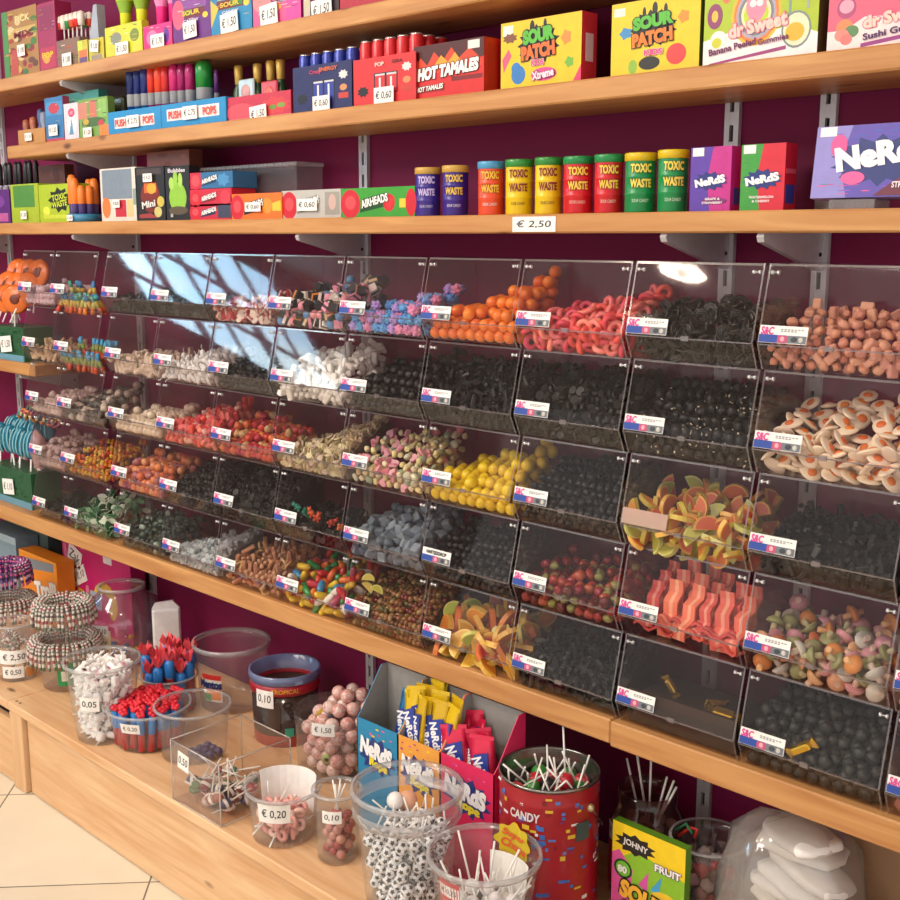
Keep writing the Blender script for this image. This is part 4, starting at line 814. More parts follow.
product('candy_box','pink and white sushi gummies box cut by the right edge','candy box',2,828,955,-25,.045,'#e8607f','#8a3a50',
 [('p',[(0,0),(1,0),(1,.5),(.6,.42),(.3,.46),(.15,.3),(0,.3)],'#f5dfe0'),('e',.14,.34,.07,.12,'#ee8a5a'),('e',.2,.27,.06,.09,'#5a8a58'),('e',.12,.23,.06,.09,'#ee8a80'),('e',.16,.16,.05,.08,'#e87a78'),('e',.15,.62,.08,.16,'#b04a78'),('e',.15,.64,.06,.1,'#e8a0b8'),('p',[(.28,.08),(.9,.2),(.9,.14),(.28,.02)],'#9a3a8a')],
 [('dr Sweet',.55,.42,.16,'#f9d0c4',{'w':.5,'rot':6,'of':.05,'out':'#e8708a','oo':.1}),('Sushi Gummies',.58,.22,.09,'#4a2060',{'w':.56,'rot':6,'of':.03})],y=-.195,v=25)
product('candy_box','red hot cinnamon candy box beside the can trays','candy box',2,414,484,42,.05,'#d01f1f','#b51a1c',
 [('p',[(0,.6),(1,.66),(1,1),(0,1)],'#4a1416'),('p',[(.02,.55),(.1,.78),(.2,.62),(.3,.86),(.42,.66),(.55,.9),(.65,.68),(.8,.85),(.98,.6),(.98,.5),(.02,.45)],'#d8401f'),('p',[(.3,.6),(.4,.78),(.5,.64),(.6,.8),(.7,.6)],'#f0a02a'),('r',.55,.28,.98,.36,'#7a1014'),('r',.78,.82,.94,.97,'#e4dcd8'),('r',.02,.12,.45,.26,'#a01416')],
 [('HOT TAMALES',.5,.50,.20,'#f4f2ee',{'w':.86,'rot':3,'of':.07,'sh':.2,'out':'#151010','oo':.12}),('HOT TAMALES',.24,.2,.085,'#f4f2ee',{'w':.4,'rot':3,'of':.04,'sh':.2,'out':'#3a0808'})],y=-.19,v=75,sideart=[(.2,.1,.8,.9,'#a8181c')])
# trays of cans
def can_tray(label,u0,u1,vt,face,dark,can,top,words,pr,rows,cl):
    t,w,h=product('can_tray',label,'candy tray',2,u0,u1,vt,.002,face,dark,[('r',.34,.22,.72,.66,'#1c1420'),('r',.36,.24,.515,.6,can),('r',.545,.24,.70,.6,can),('r',.36,.6,.515,.64,'#c8c8cc'),('r',.545,.6,.70,.64,'#c8c8cc'),('r',.42,.3,.45,.56,'#e4dce0'),('r',.60,.3,.63,.56,'#e4dce0'),('s',.16,.3,.1,.12,8,'#16121a'),('s',.86,.72,.08,.1,8,'#dcd6d6'),('e',.86,.45,.06,.07,'#c98a5a'),('r',.78,.22,.94,.34,'#c03a30')],words,pr,y=-.197,v=80)
    x0=t.location.x; a=MB(); d=.115
    a.box(0,.003,0,w,d,.002,M(dark,.5)); a.box(0,.003,0,.002,d,h*.8,M(dark,.5)); a.box(w-.002,.003,0,w,d,h*.8,M(dark,.5)); a.box(0,d-.002,0,w,d,h*.9,M(dark,.5)); a.obj('tray_walls',t)
    n=int((w-.006)/.032); r=.0148
    for i in range(n):
        for j in range(3):
            H=.128 if 'red' in cl else .122
            c=MB(); c.lathe([(0,0),(r*.85,0),(r,.004),(r,H-.012),(r*.84,H-.003),(r*.86,H),(r*.78,H),(r*.76,H-.003),(0,H-.004)],16,None,None,True,False,mats=[M('#b8b8bc',.3,.7),M(can,.25,.2),M(can,.25,.2),M(can,.25,.2),M('#c8c8cc',.25,.8),M('#c8c8cc',.25,.8),M('#c8c8cc',.25,.8),M('#a8a8ac',.3,.8)])
            for q in range(3): c.box(-.004+q*.001,-r-.0004,.02+.02*q,.004,-r+.001,.03+.02*q,M('#d8d8e0',.4))
            c.obj('candy_can',None,(x0+.0045+r+i*(w-.009-2*r)/max(n-1,1),-.197+.006+r+j*.034,ZT[2]+.0026+.006*(1 if j else 0)*0),label=cl,cat='candy can',group=cl+'s')
can_tray('dark blue open tray of blue candy cans with a price sticker',293,352,64,'#1f1f58','#191945','#2a3a98','',[('Crazy',.4,.84,.10,'#c8406a',{'w':.2}),('ENERGY',.62,.88,.08,'#d86a3a',{'w':.3})],('€ 0,60',.52,.16,.056,.03),1,'blue candy can in the dark blue tray')
can_tray('bright red open tray of red candy cans with a price sticker',353.5,416,56,'#d02a2c','#a82022','#cf2a32','',[('COLA',.72,.86,.06,'#1a1216',{'w':.16}),('POP',.44,.84,.08,'#f0d0c8',{'w':.14})],('€ 0,60',.53,.17,.058,.032),1,'red candy can in the bright red tray')
# ---------------- second shelf, left
A=atY(109,122,-.195); B=atY(227,122,-.195); w=B.x-A.x; h=.058
t=thing('push_pop_tray','blue cardboard tray of push up tube candies with two price stickers','candy tray',(A.x,-.197,ZT[2]+.0004))
a=MB(); BLU=M('#2489c4',.45); a.box(0,0,0,w,.0018,h,BLU); a.box(0,.0018,0,.0018,.10,h,BLU); a.box(w-.0018,.0018,0,w,.10,h,BLU); a.box(0,.0982,0,w,.10,h,BLU); a.box(0,0,0,w,.10,.0018,BLU); a.box(w*.478,-.0004,0,w*.482,.0,h,M('#1a6a9c',.5))
art_into(a,w,h,[('r',.06,.25,.42,.72,'#e9e2e4'),('r',.53,.3,.95,.78,'#e9e2e4')]); a.obj('tray',t)
letters(t,w,h,[('PUSH',.12,.48,.3,'#e0503a',{'w':.1}),('POPS',.37,.48,.3,'#e0503a',{'w':.09}),('PUSH',.6,.53,.3,'#e0503a',{'w':.1}),('POPS',.88,.53,.3,'#e0503a',{'w':.1})])
price(t,'€ 2,75',w*.245,h*.48,.058,.03,-.006); price(t,'€ 2,75',w*.735,h*.53,.060,.031,-.006)
PP=[(131,'#1c2a6a','#2a6ac8'),(138,'#20307a','#3a86d8'),(145,'#1f2f78','#3a86d8'),(152,'#e83a2c','#d85a9a'),(159,'#ee4a30','#e0609a'),(166,'#d83238','#c84a88'),(174,'#d0287a','#e04aa8'),(182,'#a8206a','#c85ac8'),(190,'#b0246c','#c85ac0')]
def pushpop(u,c1,c2,vt,r,label,y=-.165):
    P=atY(u,100,y); H=atY(u,vt,y).z-ZT[2]-.003
    b=MB(); b.lathe([(0,0),(r*.9,0),(r*.9,H*.40),(r*.98,H*.40),(r*.98,H*.58),(r,H*.58),(r,H*.9),(r*.7,H*.985),(0,H)],14,None,None,True,False,mats=[M(c2,.35),M(c2,.35),M('#c9cdd6',.3),M('#d4d8e0',.3),M(c1,.3),M(c1,.25),M(c1,.25),M(c1,.25)])
    b.obj('push_up_tube',None,(P.x,y,ZT[2]+.0026),label=label,cat='tube candy')
NM=['navy topped','navy topped','navy topped','orange red topped','orange red topped','orange red topped','magenta topped','plum topped','plum topped']; OD=['first','second','third']
for k,(u,c1,c2) in enumerate(PP):
    lb='%s tube candy, %s of its colour from the left'%(NM[k],['first','second','third','first','second','third','only one','first','second'][k])
    pushpop(u+1,c1,c2,66-.4*k,.0130,lb,-.165+.006*(k%2))
pushpop(205,'#1f8a3a','#7ac02a',60,.021,'fat green topped tube candy at the right of the blue tray',-.16)
pushpop(217,'#5a2a70','#6a3a90',69,.006,'thin purple tube candy at the right end of the blue tray',-.15)
# red bags of ring lollies with champagne bottle candies
t,w,h=product('candy_box','red and pink tray of strawberry candies with a price sticker','candy tray',2,228,291,94,.05,'#c02a44','#a8243c',[('e',.2,.35,.24,.36,'#d84a58'),('s',.75,.45,.26,.4,9,'#cf3a40'),('e',.72,.4,.06,.1,'#6a8a30'),('e',.85,.45,.06,.1,'#7a9a38'),('r',0,.0,1,.08,'#d06a70')],[],('€ 1,50',.52,.18,.062,.036,4),y=-.192,v=100)
for k,(u,vt,c) in enumerate([(238,66,'#c9a03a'),(257,64,'#1f5a34'),(270,61,'#c9a03a'),(280,60,'#1f6a3a')]):
    P=atY(u+1,85,-.12); H=atY(u,vt,-.12).z-ZT[2]
    b=MB(); r=.016; b.lathe([(0,0),(r,0),(r,H*.45),(r*.8,H*.58),(r*.50,H*.66),(r*.50,H*.68),(r*.58,H*.69),(r*.70,H*.97),(r*.55,H),(0,H)],14,None,None,True,False,mats=[M('#1f4a2c',.3)]*5+[M('#d8b45a',.35,.3)]*4)
    b.obj('bottle_candy',None,(P.x,-.12,ZT[2]+.0006),(0,0,0),label=['toy champagne bottle candy with a gold neck, leftmost of four','toy champagne bottle candy with a gold neck, second of four','toy champagne bottle candy with a gold neck, third of four','toy champagne bottle candy with a gold neck, rightmost of four'][k],cat='bottle candy')
for k,(u,v0,c,lb) in enumerate([(247,95,'#bcd4dc','pale blue ring lollipop pack in the strawberry tray'),(270,97,'#cf3f48','strawberry red lollipop pack in the strawberry tray')]):
    P=atY(u,v0,-.137); b=MB(); b.bev(-.03,-.004,-.03,.03,.004,.03,.003,M(c,.3)); b.sph((0,-.004,0),.018,(1,.2,1),12,8,M('#d8a0a0' if k==0 else '#e06a60',.35)); b.obj('lollipop_pack',None,(P.x,-.1365,P.z+.006),label=lb,cat='lollipop pack')
# small packs on the left end
product('candy_tray','small cardboard tray with brown candies and a price sticker','candy tray',2,18,45,129,.04,'#c08a4c','#a8743c',[],[],('€ 1,10',.45,.5,.042,.022),y=-.19,v=133)
for k,(u,c,hh) in enumerate([(24,'#a8604a',.085),(31,'#b86a50',.09),(39,'#4a5a8a',.11),(42,'#8a9ab8',.10)]):
    P=atY(u,110,-.14); b=MB(); b.lathe([(0,0),(.014,0),(.016,hh*.4),(.008,hh*.55),(.012,hh*.75),(.010,hh*.95),(0,hh)],10,M(c,.4),None,True,False); b.obj('candy_topper',None,(P.x,-.135,ZT[2]+.0006),label='%s candy topper standing behind the small cardboard tray'%['left brown','right brown','left blue','right pale blue'][k],cat='candy topper')
product('candy_pack','blue hanging candy pack with a price sticker on the second shelf','candy pack',2,46,64,97,.02,'#3a78b0','#a03a5a',[('r',.05,.6,.95,.9,'#4a90c8'),('e',.5,.75,.3,.12,'#c03a4a'),('r',0,0,1,.08,'#c0405a')],[],('€ 1,20',.5,.26,.050,.030))
product('candy_pack','white and pink pack with a blue drawing beside the blue pack','candy pack',2,65,80,103,.02,'#d4d2dc','#b05a80',[('e',.5,.45,.3,.3,'#e8eaf0'),('e',.5,.74,.22,.12,'#d8406a'),('e',.5,.74,.1,.05,'#e890a8'),('p',[(.3,.15),(.5,.6),(.6,.15)],'#5a90b8')],[])
product('candy_pack','teal carton behind the white and pink pack','candy pack',2,60,100,92,.03,'#4a9c90','#3f8a80',[('e',.3,.7,.2,.2,'#7ac0b0')],[],y=-.15)
product('candy_pack','green and pink candy pack with a price sticker','candy pack',2,79,109,98,.02,'#7aa04a','#6a8a40',[('r',.0,.5,.3,.92,'#c9806a'),('r',.38,.5,.62,.95,'#c8705c'),('r',.68,.5,.95,.95,'#8cb85a'),('e',.5,.4,.4,.12,'#4a6a34'),('e',.25,.42,.1,.08,'#c9a03a'),('e',.75,.35,.1,.08,'#c03a4a'),('r',.7,.02,1,.3,'#e8843a')],[],('€ 1,20',.35,.14,.045,.026))
a=MB(); P=atY(118,100,-.12); a.bev(-.04,-.012,0,.04,.012,.11,.006,clear('grey_green_bag','#8a8f7a',.08,.4,.2,.6,'#5a5f4c')); a.obj('candy_bag',None,(P.x,-.12,ZT[2]+.0004),label='dull grey green plastic bag behind the green and pink pack',cat='candy bag')
# ---------------- top shelf
product('candy_pack','tall box of red, green and gold pick and mix print with a price sticker','candy pack',1,3,38,8,.05,'#a87a3a','#8a2a44',[('r',.05,.55,.95,.72,'#c9a85a')]+dots(34,['#8a2a2a','#4a7a34','#c9a84a','#d8c08a','#6a3a24','#a83a2c'],11,r=.09,asp=.55)+[('r',0,0,.16,1,'#4f8a44'),('p',[(.2,.05),(.4,.05),(.42,.4),(.25,.42)],'#b84a3a')],[('PICK',.6,.85,.09,'#e8d8a0',{'w':.4}),('MIX',.6,.62,.08,'#7a1a1a',{'w':.5})],('€ 1,90',.56,.38,.045,.032))
product('candy_pack','dark pink carton at the left of the top shelf','candy pack',1,38,56,2,.05,'#a02050','#8a1a44',[('r',.1,.05,.9,.35,'#b8304a'),('e',.4,.2,.2,.08,'#e0a03a'),('r',.1,.6,.9,.95,'#8a1f4c')],[('POP',.5,.24,.08,'#e8c83a',{'w':.6})])
# rack of small lollies
A=atY(54,50,-.19); B=atY(80,50,-.19); w=B.x-A.x
t=thing('lolly_rack','small card rack of red, white and green lollipops with a price sticker','candy display',(A.x,-.19,ZT[1]+.0004))
a=MB(); a.box(0,0,0,w,.06,.075,M('#8a6a58',.5)); art_into(a,w,.075,dots(14,['#c83a3a','#3a6a44','#e0d8d0','#4a4a58','#d8404a'],5,r=.09,asp=.16)); a.obj('rack_body',t)
price(t,'€ 1,00',w*.55,.02,.05,.034,-.006)
for k in range(12):
    c=['#d8322c','#e6dcd4','#2f8a48','#e2523a'][k%4]; b=MB(); b.cyl((0,0,0),(0,0,.03),.002,6,M('#e8e4e0',.5)); b.lathe([(0,.03),(.009,.032),(.0105,.05),(.009,.066),(0,.07)],10,None,None,True,False,mats=[M(c,.35),M(c,.3),M('#e6dcd4',.3),M('#e6dcd4',.35)])
    b.obj('lollipop',None,(A.x+.012+(k%6)*(w-.024)/5,-.175+.025*(k//6),ZT[1]+.0756),label='small red, white or green capped lollipop in the card rack on the top shelf',cat='lollipop',group='lollipops in the small card rack')
product('candy_pack','small pack with yellow, orange and green stripes beside the lolly rack','candy pack',1,79,89,40,.03,'#c8b83a','#8a8a3a',[('r',0,.6,.5,1,'#c8d83a'),('r',.1,.3,.9,.6,'#e0743a'),('r',.1,.05,.9,.3,'#6a4a7a')],[])
a=MB(); P=atY(96,30,-.16); H=atY(96,6,-.16).z-ZT[1]; a.prism([(-.035,0),(.035,0),(.03,H),(.012,H)],-.012,.012,M('#a3a3ae',.35)); a.obj('silver_cone_pouch',None,(P.x,-.16,ZT[1]+.0004),label='silver grey tapering pouch behind the yellow pack',cat='candy pouch')
product('candy_pack','short yellow pack with a price sticker in front of the silver pouch','candy pack',1,90,105,38,.02,'#c9bc3a','#a89c30',[('r',.15,.05,.85,.3,'#9a8a7a')],[],('€ 1,20',.5,.66,.042,.030,-8))
def lollypack(u0,u1,vt,c1,c2,c3,label,pr,arts=()):
    t,w,h=product('candy_pack',label,'candy pack',1,u0,u1,24,.02,c1,c1,list(arts),[],pr)
    n=2
    for k in range(n):
        b=MB(); H=.24; x=w*(.28+.44*k); b.lathe([(0,0),(.014,0),(.015,.09),(.024,.12),(.026,.2),(.015,H),(0,H)],14,None,TR(x,.034,h*.3),True,False,mats=[M(c2,.3),M(c2,.3),M(c3,.3),M(c2,.3),M(c2,.3),M(c2,.3)])
        b.obj('bottle_top',t)
lollypack(106,143,24,'#cfd02c','#dde02a','#8ab02a','yellow lime spray bottle candies with a price sticker',('€ 1,50',.5,.22,.062,.034),[('e',.3,.6,.15,.2,'#8a8a7a'),('e',.8,.6,.12,.2,'#7a8a2a')])
lollypack(144.5,173,24,'#e02a80','#f02a8a','#f08ac0','hot pink spray bottle candies with a price sticker',('€ 1,70',.55,.3,.060,.034),[('e',.3,.5,.2,.3,'#f07ab0'),('e',.8,.5,.1,.3,'#6a3a9a')])
product('candy_pack','purple pouch of sour candy with a price sticker on the top shelf','candy pack',1,173,211,-8,.03,'#6a2a80','#5a2470',[('e',.5,.75,.4,.22,'#8a4a9a'),('r',.15,.5,.85,.68,'#7a2a3a'),('r',.2,.55,.5,.66,'#3a8a3a'),('e',.15,.6,.16,.3,'#d85a7a'),('e',.86,.5,.07,.06,'#e8c83a')],[('SOUR',.5,.6,.09,'#e8c84a',{'w':.45}),('CANDY',.5,.44,.05,'#e8e0f0',{'w':.4})],('€ 1,50',.5,.25,.056,.038,3))
product('candy_pack','blue pouch of sour candy with a price sticker on the top shelf','candy pack',1,211,252,-14,.03,'#2a86b8','#2474a0',[('e',.6,.8,.36,.18,'#3aa0c8'),('r',.15,.55,.8,.74,'#7a2a2a'),('r',.5,.58,.78,.72,'#3a8a3a'),('p',[(0,.2),(.2,.6),(0,.8)],'#c9b84a'),('e',.88,.6,.07,.07,'#e8c83a')],[('SOUR',.48,.64,.09,'#e8c84a',{'w':.45}),('CANDY',.5,.48,.05,'#e8e0f0',{'w':.4})],('€ 1,50',.5,.24,.068,.044,4))
product('candy_pack','pink and magenta box with a price sticker on the top shelf','candy pack',1,253,301,-20,.05,'#e05a90','#c02a80',[('e',.3,.6,.3,.3,'#ee8a90'),('e',.7,.7,.3,.2,'#c8a0d8'),('r',.7,0,1,.5,'#e04aa0'),('e',.4,.4,.2,.1,'#f0b04a')],[('Candy',.6,.56,.1,'#5a3a8a',{'w':.4,'sh':.2})],('€ 1,50',.38,.26,.062,.044,4))
product('candy_pack','dark carton with a price sticker beside the pink and magenta box','candy pack',1,303,339,-28,.05,'#3a2a34','#2a1c26',[('r',.02,0,.2,1,'#c8bca8')],[],('€ 1,50',.58,.13,.066,.044,4))
product('candy_pack','red carton right of the dark carton on the top shelf','candy pack',1,340,385,-30,.05,'#b02038','#98182e',[('r',.1,.02,.9,.06,'#d8c8b8')],[])
# ================================================================ the bench and what stands on it
ZB=.25
def onb(u,v): return atZ(u,v,ZB)
t=thing('wooden_bench','long low pale pine bench under the bins, right of its post','bench',(0,0,0))
a=MB(); a.bev(-2.955,-.548,ZB-.026,.4,-.014,ZB,.003,PINEB); a.obj('bench_top',t)
a=MB(); a.box(-2.875,-.532,.004,.4,-.514,ZB-.0265,PINEB); a.obj('front_panel',t)
a=MB(); a.bev(-2.953,-.546,.001,-2.885,-.49,ZB-.0265,.003,PINEV); a.obj('post',t)
for x,z in ((-2.93,ZB),(-2.915,ZB),(-2.93,ZB)):
    pass
a=MB()
a.cyl((-2.935,-.53,ZB-.001),(-2.935,-.53,ZB+.0006),.004,8,M('#6b4a30',.6)); a.obj('screw',t)
a=MB(); a.cyl((-2.915,-.53,ZB-.001),(-2.915,-.53,ZB+.0006),.004,8,M('#6b4a30',.6)); a.obj('screw',t)
t=thing('wooden_bench','pale pine bench section left of the post, with a dark gap under its top','bench',(0,0,0))
a=MB(); a.bev(-4.3,-.548,ZB-.026,-2.957,-.014,ZB,.003,PINEB); a.obj('bench_top',t)
a=MB(); a.box(-4.3,-.536,.004,-2.957,-.518,ZB-.062,PINEB); a.obj('front_panel',t)
a=MB(); a.box(-4.3,-.515,ZB-.062,-2.957,-.50,ZB-.0262,M('#2a1c14',.8)); a.obj('gap_shade',t)  # dark strip that paints in the shade inside the gap
def facing(P):
    d=Vector((0-P[0],-CD-P[1])); return math.atan2(d.y,d.x)+PI/2
def bent(r,z,w,h,ang,mat,y0=0,n=8,tap=0.):
    """a label wrapped round an upright tub, facing -y turned by ang"""
    a=MB(); vs=[]; W=w/r
    for dr in (0,.0006):
        for j in (0,1):
            for i in range(n+1):
                an=-PI/2+ang-W/2+W*i/n; rr=r+dr+y0+tap*(z-h/2+h*j); vs.append((rr*math.cos(an),rr*math.sin(an),z-h/2+h*j))
    k=n+1; fs=[]
    for i in range(n):
        fs+=[(2*k+i,2*k+i+1,3*k+i+1,3*k+i),(i+1,i,k+i,k+i+1),(i,i+1,2*k+i+1,2*k+i),(k+i+1,k+i,3*k+i,3*k+i+1)]
    fs+=[(0,2*k,3*k,k),(n,k+n,3*k+n,2*k+n)]
    return a.add(vs,fs,mat)
def bent_text(s,r,z,h,w,ang,col,of=.02,y0=.0012,tap=0.,inside=False,zc=None,rot=0):
    q=MB(); put_text(q,s,0,0,h,M(col,.5),w,0,offset=of,shear=.08,rot=rot)
    sg=-1 if inside else 1
    q.v=[((r+y0+tap*(z+zz))*math.cos(-PI/2+ang+sg*x/r),(r+y0+tap*(z+zz))*math.sin(-PI/2+ang+sg*x/r),z+zz) for x,yy,zz in q.v]; return q
def tub(name,label,cat,P,rb,rt,h,rim=.006,mat=None,rimmat=None,bulge=0.,th=.0016):
    t=thing(name,label,cat,(P[0],P[1],ZB+.0005),(0,0,facing(P))); m=mat or TUB()
    a=MB(); prof=[(0,0),(rb*.93,0),(rb,.004)]+[(rb+(rt-rb)*k/6+bulge*math.sin(PI*k/6),.004+(h-.004)*k/6) for k in range(1,7)]
    inn=[(r-th,z) for r,z in prof[:1:-1]]; inn=[(max(r,0),max(z,.003)) for r,z in inn]+[(0,.003)]
    a.lathe(prof+inn,36,m,None,True,False); a.obj('tub_body',t)
    if rim:
        b=MB(); b.lathe([(rt-.0005,h-rim),(rt+.004,h-rim),(rt+.0048,h-rim*.4),(rt+.004,h+.0008),(rt-.001,h+.001)],36,rimmat or RIM(),None,True,False); b.obj('rim',t)
    return t
def wprice(t,s,r,z,w,h,ang,tap=0.):
    o=bent(r,z,w,h,ang,PAPER,.0004,8,tap).obj('price_sticker',t,label='white hand written price sticker')
    bent_text(s,r,z,h*.5,w*.74,ang,'#18161c',.006,.0014,tap).obj('price_lettering',o)
def cylspots(rf,z0,ztop,sp,rnd,shell=1.6,zs=.82,flat=1.):
    """rf(z): inner radius; ztop(x,y): height of the heap"""
    out=[]; z=z0+sp*.5*flat; lay=0
    while z<.6:
        Rr=rf(z)-sp*.5; any_=False
        row=0; y=-Rr
        while y<=Rr:
            x=-Rr+(sp/2 if (row+lay)%2 else 0)
            while x<=Rr:
                if x*x+y*y<=Rr*Rr and z<=ztop(x,y):
                    any_=True
                    if ztop(x,y)-z<shell*sp*flat or math.hypot(x,y)>Rr-1.25*sp: out.append((x+rnd.uniform(-.06,.06)*sp,y+rnd.uniform(-.06,.06)*sp,z+rnd.uniform(0,.06)*sp))
                x+=sp
            y+=sp*.88; row+=1
        if not any_: break
        z+=sp*zs*flat; lay+=1
    return out
STICKW=M('#f2f0ec',.45)
# ---- candy canes hooked over the rims of stacked tubs
def cane_mesh(cols,r):
    a=MB(); pts=[(0,.016,-.035),(0,.016,-.01)]+[(0,.016*math.cos(x),.016*math.sin(x)) for x in [PI*k/6 for k in range(7)]]+[(0,-.018,-.012),(0,-.020,-.03),(0,-.020,-.05)]
    fine=[]
    for p,q in zip(pts[:-1],pts[1:]):
        for k in range(2): fine.append(Vector(p).lerp(Vector(q),k/2))
    fine.append(Vector(pts[-1]))
    a.tube(fine,r,6,None,mats=[M(c,.4) for c in cols]); return a
CM=[cane_mesh(['#d8d2ca','#a0565a','#c9c2ba','#7a7e70','#d8d2ca','#6a6460'],.0042).mesh('candy_cane'),cane_mesh(['#d8d2ca','#6a7a68','#c8c0b8','#8a7470'],.0042).mesh('candy_cane'),cane_mesh(['#dcd4cc','#b0585e','#d0c8c0','#7a7470'],.0042).mesh('candy_cane')]
CMP=[cane_mesh(['#4a2a6a','#d86a9a','#4a2a6a','#e0c0d0'],.0042).mesh('candy_cane'),cane_mesh(['#3a2a5a','#6a3a8a','#c85a8a'],.0042).mesh('candy_cane')]
def cane_ring(P,r,z,n,ms,label,grpn):
    rr=random.Random(n)
    for k in range(n):
        an=2*PI*k/n+rr.uniform(-.02,.02)
        mkobj('candy_cane',ms[rr.randrange(len(ms))],None,(P[0]+r*math.cos(an),P[1]+r*math.sin(an),ZB+z+rr.uniform(0,.003)),(rr.uniform(-.08,.08),rr.uniform(-.14,.14),an+PI/2),label,'candy cane',grpn)
P=onb(68,684)
t=tub('candy_tub','clear tub hung with striped candy canes, green and blue label','tub',P,.066,.080,.122)
bent(.066,.055,.075,.07,.2,M('#2f9a58',.5),.0006,8,.115).obj('printed_label',t)
bent(.066,.045,.045,.05,.55,M('#5ab4e0',.5),.0014,6,.115).obj('printed_label',t)
q=bent(.066,.050,.016,.03,-.1,M('#e8e4dc',.5),.0014,4,.115); q.obj('printed_label',t)
t2=tub('candy_tub','narrower clear tub stacked on the candy cane tub, hung with canes','tub',P,.050,.064,.105); t2.location.z=ZB+.126
cane_ring(P,.0825,.126,46,CM,'red, white and green striped candy cane hooked on the lower tub rim','candy canes on the lower tub rim')
cane_ring(P,.0665,.234,38,CM,'red, white and green striped candy cane hooked on the upper tub rim','candy canes on the upper tub rim')
P=Vector((-3.40,-.33,ZB))
t=tub('candy_tub','clear tub hung with purple canes, cut by the left edge','tub',P,.060,.072,.13)
cane_ring(P,.074,.134,40,CM,'pink grey striped candy cane hooked on the far left tub','candy canes on the far left tub')
t2=tub('candy_tub','narrow clear tub of purple canes stacked at the far left','tub',P,.046,.058,.105); t2.location.z=ZB+.135
cane_ring(P,.060,.243,34,CMP,'purple and pink striped candy cane hooked on the far left upper tub','purple candy canes')
P=onb(18,676)
t=tub('candy_jar','small clear jar with two white price stickers beside the candy canes','jar',P,.052,.056,.165,.005)
wprice(t,'€ 2,50',.054,.075,.085,.04,-.15); wprice(t,'€ 0,50',.053,.030,.06,.034,-.25)
bent(.0525,.026,.03,.03,.75,M('#e8a05a',.5),.0004).obj('printed_label',t)
for k in range(7):
    an=k*.9; mkobj('candy_cane',CM[k%3],None,(P[0]+.025*math.cos(an),P[1]+.025*math.sin(an),ZB+.062+.012*k),(1.2*(k%2),.4,an),'striped candy cane lying inside the small clear jar','candy cane','candy canes inside the small jar')
# ---- white toffees
def toffee(s,c,c2):
    a=MB(); a.bev(-s,-s*.7,-s*.6,s,s*.7,s*.6,s*.2,M(c,.35))
    for q in (-1,1): a.prism([(q*s,-s*.2),(q*s*1.9,-s*.65),(q*s*1.75,0),(q*s*1.9,s*.65),(q*s,s*.2)],-s*.1,s*.1,M('#f0eeec',.35),'y')
    a.bev(-s*.45,-s*.74,-s*.45,s*.45,s*.74,s*.45,.0008,M(c2,.4)); return a.mesh('wrapped_toffee')
TF=[toffee(.0125,'#f3f0ee','#f3f0ee'),toffee(.0125,'#f1efee','#e39ab0'),toffee(.0125,'#f3f0ee','#efe4e4'),toffee(.0125,'#eeeaea','#5a3a34')]
P=onb(106,735); rb,rt,h=.069,.092,.205
t=tub('candy_tub','clear bucket brimming with white wrapped toffees','tub',P,rb,rt,h,.008)
wprice(t,'0,05',rb,.115,.042,.036,-.45,.112)
rr=random.Random(21)
for (x,y,z) in cylspots(lambda z:rb+(rt-rb)*z/h-.004,.004,lambda x,y:.192-.3*(x*x+y*y)*8,.0255,rr,1.2,.72):
    mkobj('wrapped_toffee',TF[rr.choices(range(4),[5,2,3,1])[0]],None,(P[0]+x,P[1]+y,ZB+z),_RV(rr),'white paper wrapped toffee in the clear bucket left of the red lollipops','toffee','white wrapped toffees')
# ---- red and blue lollipops
def redlolly():
    a=MB(); a.lathe([(0,0),(.0085,.001),(.009,.045),(.0095,.047),(.0095,.088),(.007,.092)],9,None,None,True,False,mats=[M('#b0353e',.4),M('#c04048',.4),M('#c04048',.4),M('#2f86d0',.35),M('#2f86d0',.35)])
    for k in range(5): a.sph((.0055*math.cos(k*1.26),.0055*math.sin(k*1.26),.097+.004*(k%2)),.0072,(1,1,.8),7,5,M('#e02a3c',.35))
    return a.mesh('red_lollipop')
RLM=redlolly(); P=onb(150,740); rb,rt,h=.081,.103,.10; rr=random.Random(4)
t=tub('candy_tub','low clear tub packed with red headed blue lollipops','tub',P,rb,rt,h,.005)
wprice(t,'€ 0,20',rb,.07,.042,.026,-.5,.22)
for j in range(5):
    R2=[.0,.021,.041,.060,.077][j]; n=[1,6,12,18,22][j]
    for k in range(n):
        an=2*PI*k/n+j*.3; mkobj('red_lollipop',RLM,None,(P[0]+R2*math.cos(an),P[1]+R2*math.sin(an),ZB+.0045+rr.uniform(0,.008)+.012*(1-R2/.08)),(.10*R2/.08*math.sin(an)*-1,.10*R2/.08*math.cos(an),rr.uniform(0,6)),'red headed lollipop with a blue sleeve in the low clear tub','lollipop','red headed lollipops in the low tub')
P=Vector((-2.59,-.265,ZB))
t=tub('candy_tub','clear tub of red film wrapped blue candies behind the red lollipops','tub',P,.066,.074,.10,.004)
